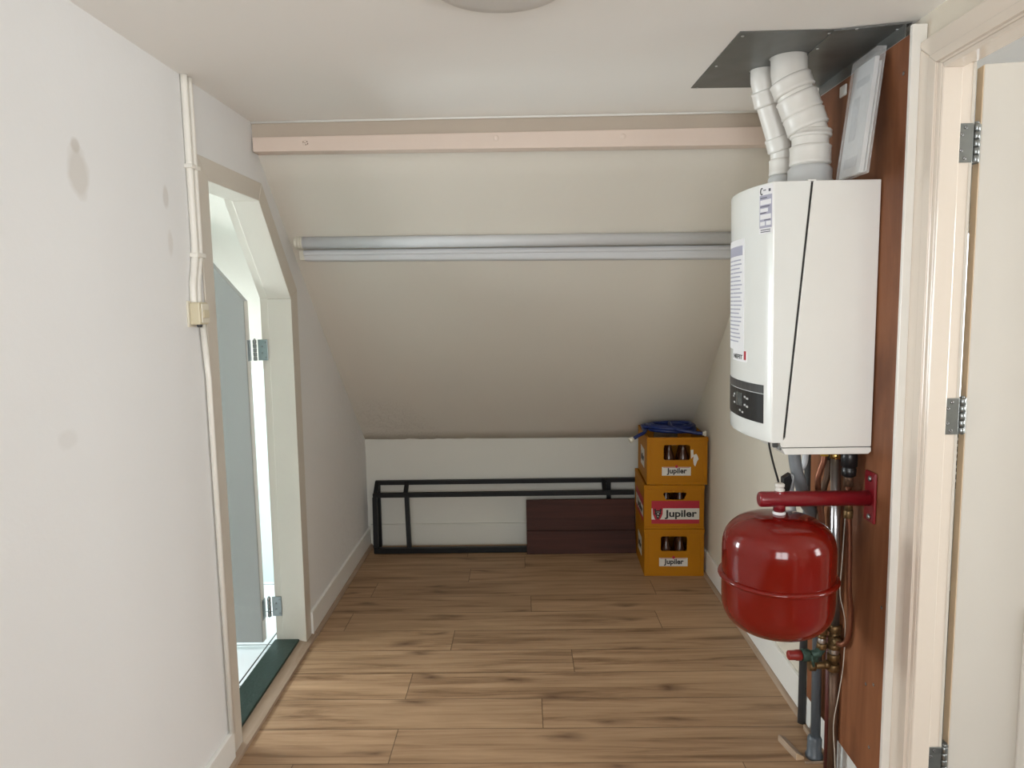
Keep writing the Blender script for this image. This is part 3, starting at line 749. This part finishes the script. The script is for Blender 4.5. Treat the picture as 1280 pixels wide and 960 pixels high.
t=thing('heating_pipe','straight silver steel pipe from brass nut under boiler down to brass valve','pipe',(.874,1.99,.463))
obj('pipe_body',MB().tube([(.879,1.99,.455),(.866,1.99,.965)],.0135,20),M['silver'],t)
mb=MB(); nut(mb,(.866,1.99,.957),.017,.016); mb.lathe([(.011,.972),(.011,1.0)],(.866,1.99,0),'z',16); obj('brass_nut',mb,M['newbrass'],t)

t=thing('copper_pipe','thin copper pipe with brass coupling under the arm flange, bending in at valve','pipe',(.87,1.92,.44))
obj('pipe_body',MB().tube(smooth_path([(.866,1.905,.955),(.867,1.905,.85),(.873,1.905,.75),(.8765,1.905,.62),(.886,1.912,.55),(.8865,1.915,.49),(.884,1.925,.452),(.876,1.94,.436),(.874,1.975,.432)]),.0078,14),M['copper'],t)
mb=MB(); nut(mb,(.868,1.905,.812),.0135,.022); mb.lathe([(.0105,.834),(.0105,.858)],(.868,1.905,0),'z',16); obj('coupling',mb,M['brass'],t)
obj('riser_sleeve',MB().tube([(.8655,1.905,.90),(.8655,1.905,.945)],.0125,18),M['brownpipe'],t)
mb=MB(); mb.lathe([(.013,.925),(.019,.930),(.019,.948),(.016,.952),(.021,.955),(.021,.985),(.017,.999)],(.8655,1.905,0),'z',20); obj('isolating_fitting',mb,M['dark'],t)

t=thing('gas_pipe','slim brown-red pipe next to the board edge, under a yellow boiler tap','pipe',(.83,2.0,.60))
obj('pipe_body',MB().tube(smooth_path([(.835,1.99,.985),(.833,1.99,.95),(.826,1.995,.92),(.823,2.0,.88),(.845,2.012,.74),(.852,2.022,.56)]),.0085,14),M['copper'],t)
obj('yellow_cap',MB().lathe([(.011,.965),(.011,.985),(.009,.999)],(.835,1.99,0),'z',14),simple('yellow_tap',(.45,.27,.02),.4),t)
t=thing('drain_pipe','tarnished brown pipe curving below the black fitting under the boiler','pipe',(.858,2.03,.7))
obj('pipe_body',MB().tube(smooth_path([(.862,2.03,.985),(.864,2.03,.94),(.862,2.03,.90),(.852,2.03,.86),(.848,2.04,.78),(.855,2.045,.62)]),.0095,14),M['brownpipe'],t)
mb=MB(); mb.lathe([(.010,.945),(.017,.95),(.017,.972),(.012,.976),(.012,.999)],(.862,2.03,0),'z',16); mb.box(.842,.862,2.02,2.04,.955,.968); obj('black_fitting',mb,M['dark'],t)

t=thing('waste_pipe','grey plastic waste pipe standing in a wide socket at the floor','pipe',(.876,2.09,0))
obj('pipe_body',MB().tube([(.877,2.09,.0),(.873,2.09,.4),(.850,2.09,.79)],.0145,20),M['greypvc'],t)
obj('floor_socket',MB().lathe([(.026,0),(.026,.010),(.0215,.014),(.0215,.06),(.019,.066),(.0145,.07)],(.874,2.09,0),'z',24),M['greypvc'],t)
obj('trap_coupling',MB().lathe([(.019,.735),(.025,.74),(.025,.775),(.021,.78),(.021,.80)],(.845,2.09,0),'z',20),M['greypvc'],t)
t=thing('heating_pipe','dark grey pipe entering the floor at the skirting, behind the red vessel','pipe',(.893,2.272,0))
obj('pipe_body',MB().tube([(.905,2.273,0),(.905,2.273,.5),(.903,2.27,.93)],.0125,16),M['darkpipe'],t)
t=thing('heating_pipe','maroon painted pipe rising between grey waste pipe and brown valve pipe','pipe',(.872,2.02,0))
obj('pipe_body',MB().tube([(.884,2.02,0),(.882,2.02,.2),(.878,2.02,.42)],.0095,14),M['redpipe'],t)
t=thing('heating_pipe','brown tarnished copper pipe running from brass valve down into floor','pipe',(.88,1.985,0))
obj('pipe_body',MB().tube([(.8825,1.985,0),(.8825,1.985,.2),(.879,1.985,.345)],.013,18),M['brownpipe'],t)

# filling valve group
t=thing('filling_valve','brass valve group with green tap and red knob under the silver pipe','valve',(.87,1.985,.34))
mb=MB(); X,Y=.877,1.985
mb.lathe([(.0135,.345),(.0135,.47)],(X,Y,0),'z',16)
for z,r,h in ((.452,.0195,.022),(.425,.018,.018),(.402,.0195,.016),(.368,.0195,.02),(.335,.0185,.022)): nut(mb,(X,Y,z),r,h)
mb.lathe([(.012,0),(.014,-.02),(.011,-.034)],(X+.0,Y-.0,.432),'y',12)
obj('main_body',mb,M['brass'],t)
obj('collar',MB().lathe([(.0145,.388),(.0150,.392),(.0150,.402),(.0145,.404)],(X,Y,0),'z',18),M['silver'],t)
mb=MB(); X2=.842
mb.lathe([(.010,.40),(.010,.47),(.007,.475)],(X2,Y,0),'z',14)
for z,r,h in ((.448,.0155,.018),(.434,.013,.010),(.402,.0155,.018)): nut(mb,(X2,Y,z),r,h)
mb.tube([(X,Y,.356),(X2+.005,Y,.352),(X2-.03,Y,.350)],.010,12); mb.lathe([(.014,0),(.014,.018)],(X2-.035,Y,.350),'x',6); mb.lathe([(.013,0),(.013,.016)],(X2+.008,Y,.354),'x',6)
mb.tube([(X2-.02,Y,.350),(X2-.022,Y,.375)],.010,12)
obj('bypass_body',mb,M['brass'],t)
obj('collar',MB().lathe([(.0105,.420),(.0110,.422),(.0110,.433),(.0105,.434)],(X2,Y,0),'z',18),M['silver'],t)
mb=MB(); mb.tube([(X2,Y,.405),(X2-.012,Y-.002,.388),(X2-.04,Y-.004,.385)],.0125,14); mb.lathe([(.018,0),(.0185,.004),(.0185,.018),(.013,.026)],(X2-.058,Y-.004,.385),'x',8); mb.tube([(X2-.018,Y-.004,.39),(X2-.018,Y-.004,.366)],.009,10)
mb.tube([(X2-.036,Y-.018,.392),(X2-.030,Y-.024,.360)],.0045,8)
obj('green_tap',mb,M['verd'],t)
obj('red_knob',MB().lathe([(.011,-.040),(.0135,-.038),(.0140,-.020),(.0155,-.016),(.0155,-.004),(.012,0)],(X2-.058,Y-.004,.385),'x',10),M['redknob'],t)

# hoses and cables under the boiler
t=tag(obj('rubber_hose',MB().tube(smooth_path([(.744,1.97,1.01),(.744,1.97,.97),(.752,1.97,.925),(.772,1.985,.875),(.80,2.03,.82),(.845,2.08,.77)]),.0165,16),M['hose_g'],None,(.744,1.97,.9)),'thick grey hose curving down from the boiler underside behind the arm','hose')
t=tag(obj('condensate_hose',MB().tube(smooth_path([(.795,2.03,1.01),(.798,2.03,.97),(.793,2.03,.93),(.770,2.03,.90),(.755,2.02,.86),(.77,2.03,.78)]),.009,14),M['hose_w'],None,(.79,2.03,.9)),'pale grey thin hose looping behind the thick grey hose','hose')
t=thing('power_cable','thin black cable hanging from the boiler bottom in front of wall','cable',(.66,1.9,.89))
obj('cable_run',MB().tube(smooth_path([(.648,1.90,1.035),(.651,1.90,1.01),(.662,1.90,.965),(.674,1.90,.925),(.684,1.905,.895),(.712,1.952,.872)]),.0028,10),M['cable'],t)
t=thing('cable_plug','small black plug block between black cable and grey hose','plug',(.717,1.96,.87))
obj('plug_body',MB().prism([(.707,.865),(.724,.865),(.733,.905),(.728,.925),(.708,.912)],1,1.95,1.972),M['dark'],t,bevel=.002)
obj('plug_wire',MB().tube(smooth_path([(.727,1.96,.92),(.738,1.96,.915),(.735,1.96,.885),(.722,1.96,.86)]),.0022,8),M['hose_w'],t)
t=tag(obj('signal_wire',MB().tube(smooth_path([(.879,1.945,.845),(.879,1.945,.82),(.874,1.945,.68),(.871,1.945,.585),(.884,1.945,.526),(.889,1.945,.485),(.887,1.945,.372),(.876,1.945,.277),(.868,1.95,.194),(.874,1.95,.10),(.88,1.95,0)]),.0014,8),M['wire'],None,(.88,1.95,.0)),'thin white wire hanging down the plywood board beside the copper pipe','wire')
t=tag(obj('wall_cable',MB().tube([(.914,1.90,.118),(.912,1.90,.0)],.004,8),M['hose_w'],None,(.913,1.9,0)),'short pale cable on the skirting below the board bottom edge','cable')
t=tag(obj('wall_cable',MB().tube([(.912,2.20,.14),(.910,2.20,.0)],.004,8),M['hose_w'],None,(.911,2.2,0)),'short grey cable on the skirting between dark pipe and waste pipe','cable')

# loose oak moulding offcuts at the foot of the pipes
def offcut(name,label,p0,p1,w=.016,h=.017):
    a,b_=Vector(p0),Vector(p1); d_=(b_-a).normalized(); n_=Vector((-d_.y,d_.x,0)); up=Vector((0,0,1))
    sec=[(-w/2,0),(w/2,0),(w/2,h*.35),(-w/2+.004,h),(-w/2,h)]
    vs=[p+n_*s+up*z for p in (a,b_) for s,z in sec]
    k=5; fs=[tuple(range(k)),tuple(range(2*k-1,k-1,-1))]+[(i,k+i,k+(i+1)%k,(i+1)%k) for i in range(k)]
    t=thing(name,label,'moulding',(a+b_)/2*1.0)
    obj('strip',MB().add(vs,fs),M['mould'],t,bevel=.001)
    e_=[p+d_*.0008+n_*s*.9+up*z*.95 for p in (b_,) for s,z in sec]
    obj('split_end',MB().add(e_+[x+d_*.002 for x in e_],fs),M['rawwood'],t)
    return t
offcut('moulding_offcut','oak moulding offcut lying loose on the floor before the waste socket',(.806,2.175,0),(.826,2.078,0),.028,.022)
offcut('moulding_offcut','short oak moulding piece against the skirting between the two floor pipes',(.905,2.235,0),(.905,2.145,0),.018,.017)
offcut('moulding_offcut','thin oak strip lying crosswise in front of the waste socket',(.835,2.060,0),(.893,2.062,0),.010,.006)

# ------------------------------------------------------------------ plastic rails on the slope
t=thing('roller_tube','long white plastic tube with ringed cream end mounted across the sloped wall','tube',(0,2.80,1.66))
UY,UZ=2.900,1.657
obj('tube_body',MB().tube([(-.876,UY,UZ),(.90,UY,UZ-.012)],.0235,24),M['rail'],t)
obj('end_cap',MB().lathe([(.020,-.030),(.0245,-.028),(.0245,-.021),(.0215,-.020),(.0215,-.017),(.0245,-.016),(.0245,-.009),(.0225,-.008),(.0225,-.005),(.0243,-.004),(.0243,.003)],(-.876,UY,UZ),'x',24),M['hoseend'],t)
t=thing('cable_trunking','white ridged plastic trunking right beneath the tube on sloped wall','trunking',(0,2.95,1.59))
P0=[(2.935,1.632),(2.925,1.629),(2.922,1.620),(2.925,1.611),(2.933,1.608),(2.931,1.604),(2.937,1.592),(2.945,1.588),(3.010,1.588),(2.962,1.632)]
tm=MB().prism(P0,0,-.882,.90)
tm.v=[(x,y,z-(.010 if z>1.6 else .022)*(x+.882)/1.78) for x,y,z in tm.v]
obj('trunking_body',tm,M['rail'],t,bevel=.002)
obj('mounting_block',MB().prism([(2.935,1.630),(2.945,1.592),(3.010,1.592),(2.964,1.630)],0,-.903,-.8825),M['hoseend'],t,bevel=.001)

# ------------------------------------------------------------------ left wall conduit and switch
CX=-.920
for yy,lab in ((2.038,'white painted conduit farther from the doorway, from ceiling to switch box'),(2.066,'white painted conduit nearer the doorway, from ceiling to switch box')):
    t=thing('conduit',lab,'conduit',(CX,yy,1.42),'conduits above the switch box')
    obj('conduit_pipe',MB().tube(smooth_path([(CX,yy,2.039),(CX,yy+.0005,1.75),(CX,yy,1.58),(CX,yy-.010,1.52),(CX,yy-.026,1.47),(CX,yy-.028,1.418)],6),.0095,14),M['conduit'],t)
    for z in (1.795,1.552):
        obj('clip',MB().box(XL,-.907,yy-.0139,yy+.0139,z-.006,z+.006),M['conduit'],t,bevel=.002)
t=tag(obj('conduit',MB().tube([(CX+.002,2.052,1.36),(CX+.002,2.070,1.2),(CX+.002,2.076,.10)],.008,14),M['conduit'],None,(CX,2.07,.10)),'single white conduit running down from switch box along door casing','conduit')
t=thing('switch_box','cream surface-mounted switch box on the left wall beside the doorway','switch',(-.93,2.02,1.355))
obj('back_plate',MB().box(XL,-.925,1.985,2.06,1.352,1.424),M['creamw'],t,bevel=.001)
obj('cover',MB().box(-.925,-.897,1.992,2.048,1.358,1.420),M['cream'],t,bevel=.003)
obj('rocker_panel',MB().box(-.897,-.893,2.0,2.045,1.362,1.416),M['creamw'],t,bevel=.002)
obj('rocker',MB().box(-.893,-.8905,2.005,2.040,1.376,1.398),M['cream'],t,bevel=.001)
obj('cable_gland',MB().lathe([(.006,1.350),(.008,1.354),(.008,1.359)],(-.912,2.02,0),'z',12),M['darkgrey'],t)

# ceiling lamp
t=thing('ceiling_lamp','flat round pale grey lamp on the ceiling at the top edge','lamp',(-.037,1.49,2.02))
obj('lamp_base',MB().lathe([(.130,2.030),(.140,2.032),(.140,2.04)],(-.037,1.488,0),'z',48),M['skirt'],t)
obj('diffuser',MB().lathe([(.004,2.014),(.10,2.0155),(.135,2.021),(.146,2.028),(.148,2.032)],(-.037,1.488,0),'z',64),M['lamp'],t)

# ------------------------------------------------------------------ beer crates
CW,CD=.300,.385
def crate(label,x,y,z,h,rot,style):
    t=thing('beer_crate',label,'crate',(x,y,z),'yellow beer crates in the stack'); 
    th=.009
    def rr(x0,x1,z0,z1,r=.010,ta=0.0):
        pts=[]
        for cx,cz,a0 in ((x1-r,z1-r,0),(x0+r,z1-r,90),(x0+r+ta,z0+r,180),(x1-r-ta,z0+r,270)):
            for k in range(5):
                a=R(a0+k*22.5); pts.append((cx+r*math.cos(a),cz+r*math.sin(a)))
        return pts
    hole = rr(.082,.214,h-.118,h-.040) if style!='wide' else rr(.095,.212,h-.078,h-.040,.009,.010)
    W=lambda u,v,w:(x+u,y+w,z+v)
    mb=MB()
    mb.plate([(0,0),(CW,0),(CW,h-.002),(0,h-.002)],[hole],th,W)
    mb.plate([(0,0),(CW,0),(CW,h-.002),(0,h-.002)],[hole],th,lambda u,v,w:(x+u,y+CD-th+w,z+v))
    mb.box(x,x+th,y+th,y+CD-th,z,z+h-.002); mb.box(x+CW-th,x+CW,y+th,y+CD-th,z,z+h-.002)
    mb.box(x+th,x+CW-th,y+th,y+CD-th,z+.004,z+.014)
    # base lip, top rim and corner posts
    for (z0,z1,g) in ((z+h-.022,z+h-.002,.0025),(z+.0,z+.012,.0015)):
        mb.box(x-g,x+CW+g,y-g,y+.001,z0,z1); mb.box(x-g,x+.001,y,y+CD,z0,z1); mb.box(x+CW-.001,x+CW+g,y,y+CD,z0,z1); mb.box(x-g,x+CW+g,y+CD-.001,y+CD+g,z0,z1)
    for cx in (x,x+CW-.018): mb.box(cx,cx+.018,y-.0018,y+.001,z+.012,z+h-.022)
    for cy in (y+.001,y+CD-.02): mb.box(x-.0018,x+.001,cy,cy+.018,z+.012,z+h-.022)
    obj('crate_body',mb,M['yellow'],t,bevel=.0018)
    # bottle dividers
    dv=MB()
    for k in range(1,4): dv.box(x+th+k*.0705-.0015,x+th+k*.0705+.0015,y+th,y+CD-th,z+.014,z+.075)
    for k in range(1,6): dv.box(x+th,x+CW-th,y+th+k*.0612-.0015,y+th+k*.0612+.0015,z+.014,z+.075)
    obj('divider_grid',dv,M['yellow'],t)
    F=lambda u,v,w:(x+u,y-.0006-w,z+v)
    def quad(u0,u1,v0,v1,w0,w1,map_=F):
        vs=[map_(u,v,w) for w in (w0,w1) for u,v in ((u0,v0),(u1,v0),(u1,v1),(u0,v1))]
        return MB().add(vs,[(0,1,2,3),(7,6,5,4),(0,4,5,1),(1,5,6,2),(2,6,7,3),(3,7,4,0)])
    SD=lambda u,v,w:(x-.0006-w,y+CD-u,z+v)
    if style=='wide':
        lb=obj('label',quad(.036,.276,h-.202,h-.083,0,.0006),M['redprint'],t)
        obj('label_band',quad(.036,.276,h-.180,h-.122,.0006,.0010),M['labelw'],lb)
        obj('lettering',MB().text('Jupiler',.162,.048,.0006,lambda u,v,w:F(.102+u,h-.178+v,.0011+w),bold=.03),M['blackprint'],lb)
        # bull's head badge: red shield with a dark horned head and pale streaks
        sh=[(.041,-.118),(.054,-.112),(.068,-.115),(.082,-.110),(.093,-.120),(.092,-.150),(.084,-.172),(.068,-.190),(.052,-.176),(.043,-.152)]
        obj('badge',MB().plate([(a,h+b_) for a,b_ in sh],[],.0004,lambda u,v,w:F(u,v,.0010+w)),M['redprint'],lb)
        hd=[(.049,-.126),(.055,-.122),(.060,-.133),(.067,-.131),(.075,-.133),(.081,-.122),(.087,-.127),(.083,-.142),(.086,-.150),(.079,-.153),(.076,-.168),(.069,-.180),(.061,-.172),(.058,-.156),(.050,-.152),(.054,-.142)]
        obj('bull_head',MB().plate([(a,h+b_) for a,b_ in hd],[],.0004,lambda u,v,w:F(u,v,.0014+w)),M['blackprint'],lb)
        st=MB()
        for a in ([(.060,-.140),(.066,-.138),(.064,-.143)],[(.070,-.138),(.077,-.140),(.073,-.144)],[(.062,-.150),(.070,-.147),(.075,-.151),(.069,-.154)],[(.064,-.160),(.071,-.163),(.069,-.169)]): st.plate([(u,h+v) for u,v in a],[],.0003,lambda u,v,w:F(u,v,.0018+w))
        obj('bull_marking',st,M['labelw'],lb)
        sl=obj('label',quad(.05,.34,h-.202,h-.083,0,.0006,SD),M['redprint'],t)
        obj('label_band',quad(.05,.34,h-.180,h-.122,.0006,.0010,SD),M['labelw'],sl)
        obj('lettering',MB().text('Jupiler',.20,.048,.0006,lambda u,v,w:SD(.125+u,h-.178+v,.0011+w),bold=.03),M['blackprint'],sl)
    else:
        lb=obj('label',quad(.074,.218,h-.197,h-.153,0,.0006),M['labelw'],t)
        obj('label_line',quad(.080,.212,h-.1565,h-.1545,.0006,.0009),M['redprint'],lb)
        obj('lettering',MB().text('Jupiler',.100,.036,.0006,lambda u,v,w:F(.098+u,h-.194+v,.0007+w),bold=.03),M['blackprint'],lb)
        obj('label_badge',MB().plate([(.147+.007*math.cos(a),h-.150+.008*math.sin(a)) for a in [R(30*i) for i in range(12)]],[],.0004,lambda u,v,w:F(u,v,.0007+w)),M['redprint'],lb)
        sl=obj('label',quad(.12,.27,h-.185,h-.085,0,.0006,SD),M['labelw'],t)
        obj('lettering',MB().text('Jupiler',.13,.05,.0006,lambda u,v,w:SD(.13+u,h-.165+v,.0007+w),bold=.03),M['blackprint'],sl)
        if style=='torn':
            obj('paper_scrap',MB().plate([(.232,h-.090),(.244,h-.086),(.250,h-.094),(.256,h-.112),(.248,h-.125),(.240,h-.150),(.233,h-.142),(.229,h-.118)],[],.0005,lambda u,v,w:F(u,v,.0002+w)),M['labelw'],t)
            obj('paper_scrap',MB().plate([(.216,h-.066),(.229,h-.064),(.231,h-.098),(.219,h-.110)],[],.0005,lambda u,v,w:F(u,v,.0002+w)),M['labelw'],t)
    t.rotation_euler=(0,0,R(rot))
    return t
CX0,CY0=.603,3.582
lev=[0,.249,.478,.722]
cr1=crate('lowest yellow beer crate of the corner stack, standing on the floor',CX0,CY0,lev[0],lev[1]-lev[0]+.0,-2.2,'plain')
cr2=crate('middle yellow beer crate of the stack with wide red and white label',CX0-.002,CY0,lev[1],lev[2]-lev[1],-2.0,'wide')
cr3=crate('topmost yellow beer crate of the stack, carrying the blue hose',CX0+.012,CY0+.004,lev[2],lev[3]-lev[2],-2.6,'torn')
# bottles: one built, then copied; second rows and middle crate added to darken interiors
def bottle_proto():
    t=thing('beer_bottle','brown glass beer bottle seen through the handle hole of top crate','bottle',(0,0,0),'bottles inside the top crate')
    obj('glass_body',MB().lathe([(.026,0),(.0285,.004),(.0285,.105),(.026,.125),(.016,.155),(.0125,.175),(.0125,.195),(.0138,.197),(.0138,.204),(.012,.206)],(0,0,0),'z',24),M['amber'],t)
    obj('bottle_label',MB().lathe([(.0287,.035),(.0288,.036),(.0288,.085),(.0287,.086)],(0,0,0),'z',24),M['labelw'],t)
    obj('crown_cap',MB().lathe([(.0145,.199),(.0145,.203),(.012,.2075),(.004,.208)],(0,0,0),'z',18),M['steel'],t)
    return t
proto=bottle_proto(); first=True
def put_bottle(crate_o,u,w,label,group,cap=None):
    global first
    if first: b_=proto; first=False
    else:
        b_=proto.copy(); COL.objects.link(b_)
        for c in list(proto.children):
            d_=c.copy(); COL.objects.link(d_); d_.parent=b_
    rz=crate_o.rotation_euler.z; off=Matrix.Rotation(rz,3,'Z')@Vector((u,w,.0145))
    b_.location=Vector(crate_o.location)+off; b_['label']=label; b_['group']=group
    return b_
US=(.0445,.1145,.1855,.256)
for w_,row in ((.0395,'front'),(.1008,'second')):
    for u in US: put_bottle(cr3,u,w_,'brown glass beer bottle in the %s row inside the topmost crate'%row,'%s row bottles in the top crate'%row)
for w_,row in ((.0395,'front'),(.1008,'second')):
    for u in US: put_bottle(cr2,u,w_,'added brown glass beer bottle in the %s row darkening the middle crate'%row,'added %s row bottles in the middle crate'%row)
for w_,row in ((.0395,'front'),(.1008,'second')):
    for i,u in enumerate(US):
        if row=='front' and i==2:
            bo=put_bottle(cr1,u,w_,'brown glass beer bottle with red and white neck band inside lowest crate','x'); del bo['group']
            o=obj('neck_band',MB().lathe([(.0165,.150),(.0150,.157),(.0138,.166)],(0,0,0),'z',20),M['redprint']); o.parent=bo
            o=obj('neck_stripe',MB().lathe([(.0152,.1575),(.0146,.1605)],(0,0,0),'z',20),M['labelw']); o.parent=bo
        else: put_bottle(cr1,u,w_,'brown glass beer bottle in the %s row inside the lowest crate'%row,'%s row bottles in the lowest crate'%row)

# blue garden hose coiled on the top crate
t=thing('garden_hose','dark blue hose coiled flat on the topmost beer crate with cream ends','hose',(.75,3.72,.722))
pts=[]
for i in range(0,5*24+9):
    a=R(200-i*15); k=i/(5*24)
    rx=.132-.020*((i//24)%3)*.9; ry=.105-.022*((i//24)%3)
    pts.append((.752+rx*math.cos(a)+.006*math.sin(k*9),3.745+ry*math.sin(a),.735+.008*k*3.2+.003*math.sin(a*2+k)))
start=smooth_path([(.545,3.60,.712),(.575,3.605,.728),(.605,3.63,.737),pts[0]],6)
end=smooth_path([pts[-1],(.76,3.645,.755),(.85,3.600,.741),(.905,3.588,.736)],6)
obj('hose_coil',MB().tube(start[:-1]+pts+end[1:],.0092,10),M['hoseblue'],t)
obj('hose_end',MB().tube([(.527,3.597,.702),(.533,3.598,.7055),(.548,3.601,.7145)],[.014,.0145,.011],14),M['hoseend'],t)
obj('hose_end',MB().tube([(.893,3.590,.737),(.900,3.589,.7365),(.902,3.5885,.7365),(.912,3.5865,.736)],[.010,.010,.014,.014],14),M['hoseend'],t)

# ------------------------------------------------------------------ black metal frame and walnut board against the knee wall
t=thing('metal_frame','black square-tube metal frame lying on its side against the low wall','frame',(-.1,4.0,0))
s_=.011
def bar(name,x0,x1,y0,y1,z0,z1): obj(name,MB().box(x0,x1,y0,y1,z0,z1),M['blackmetal'],t,bevel=.0015)
def slantbar(x0,x1,z0,z1,tx=0):
    # upright leaning back slightly
    y0,y1=3.950,3.985
    vs=[(x0+tx*(z-z0)/(z1-z0)+dx,y0+(y1-y0)*z/.335+dy,z) for z in (z0,z1) for dx,dy in ((0,0),(x1-x0,0),(x1-x0,.026),(0,.026))]
    return MB().add(vs,[(0,3,2,1),(4,5,6,7),(0,1,5,4),(1,2,6,5),(2,3,7,6),(3,0,4,7)])
bar('bottom_rail',-.868,.595,3.945,3.972,.003,.034)
bar('top_rail',-.872,.612,3.983,4.010,.318,.343)
bar('back_rail',-.872,.632,4.060,4.086,.372,.396)
obj('upright',slantbar(-.872,-.845,.03,.320,-.003),M['blackmetal'],t,bevel=.0015)
obj('upright',slantbar(-.682,-.657,.03,.320,-.010),M['blackmetal'],t,bevel=.0015)
def conn(x): 
    y0,y1=4.005,4.064
    vs=[(x+dx,y,z+dz) for (y,z) in ((y0,.322),(y1,.374)) for dx,dz in ((0,0),(.024,0),(.024,.022),(0,.022))]
    obj('cross_bar',MB().add(vs,[(0,3,2,1),(4,5,6,7),(0,1,5,4),(1,2,6,5),(2,3,7,6),(3,0,4,7)]),M['blackmetal'],t,bevel=.0015)
for x in (-.872,-.700,.435): conn(x)
bar('rear_upright',-.870,-.846,4.062,4.085,.003,.374)
bar('rear_upright',.465,.489,4.062,4.085,.003,.374)
t=thing('walnut_board','dark walnut two-plank board leaning on the black frame beside the crates','board',(.31,3.93,0))
def lean_board(z0,z1,x0=0.0,x1=.612,th=.018):
    f=lambda z:3.915+.062*z/.30
    vs=[(x,f(z)+d_,z) for z in (z0,z1) for x,d_ in ((x0,0),(x1,0),(x1,th),(x0,th))]
    return MB().add(vs,[(0,3,2,1),(4,5,6,7),(0,1,5,4),(1,2,6,5),(2,3,7,6),(3,0,4,7)])
obj('plank',lean_board(.002,.127),M['walnut'],t,bevel=.0015)
obj('plank',lean_board(.129,.296),M['walnut'],t,bevel=.0015)

# ------------------------------------------------------------------ daylight
W=bpy.data.worlds.new('World'); S.world=W; W.use_nodes=True
bg=W.node_tree.nodes['Background']; bg.inputs[0].default_value=(.86,.93,1.0,1); bg.inputs[1].default_value=2.6
def area(name,loc,rot,sx,sy,power,col=(1,1,1)):
    l=bpy.data.lights.new(name,'AREA'); l.shape='RECTANGLE'; l.size=sx; l.size_y=sy; l.energy=power; l.color=col
    o=bpy.data.objects.new(name,l); COL.objects.link(o); o.location=loc; o.rotation_euler=rot; return o
area('daylight_window_1',(0,YB-.22,1.3),(R(90),0,0),1.15,1.15,26,(1,.998,.985))
area('daylight_window_2',(-2.80,2.65,1.12),(R(90),0,R(-90)),.98,.80,52,(.90,.98,1))
area('daylight_window_4',(3.50,.70,1.32),(R(90),0,R(90)),1.35,1.0,34,(1,.985,.95))

# ------------------------------------------------------------------ camera
cam=bpy.data.cameras.new('camera'); co=bpy.data.objects.new('camera',cam); COL.objects.link(co)
f=900.0
Yd=Vector(((654-640)/f,(380-480)/f,1)).normalized()
Xd=Vector((1,-.015,0)); Xd.z=-(Xd.x*Yd.x+Xd.y*Yd.y)/Yd.z; Xd.normalize()
Zd=Xd.cross(Yd)
if Zd.y>0: Zd=-Zd
A=Matrix((Xd,Yd,Zd))                       # image axes -> world
right=A@Vector((1,0,0)); up=A@Vector((0,-1,0)); fwd=A@Vector((0,0,1))
mw=Matrix((right,up,-fwd)).transposed().to_4x4(); mw.translation=(0,0,1.40)
co.matrix_world=mw; cam.sensor_width=36; cam.lens=f/1280*36; cam.clip_start=.02; cam.clip_end=50
S.camera=co
S.view_settings.view_transform='Standard'; S.view_settings.look='None'; S.view_settings.gamma=1; S.view_settings.use_curve_mapping=False
S.view_settings.exposure=0.48
S.cycles.max_bounces=12; S.cycles.diffuse_bounces=8
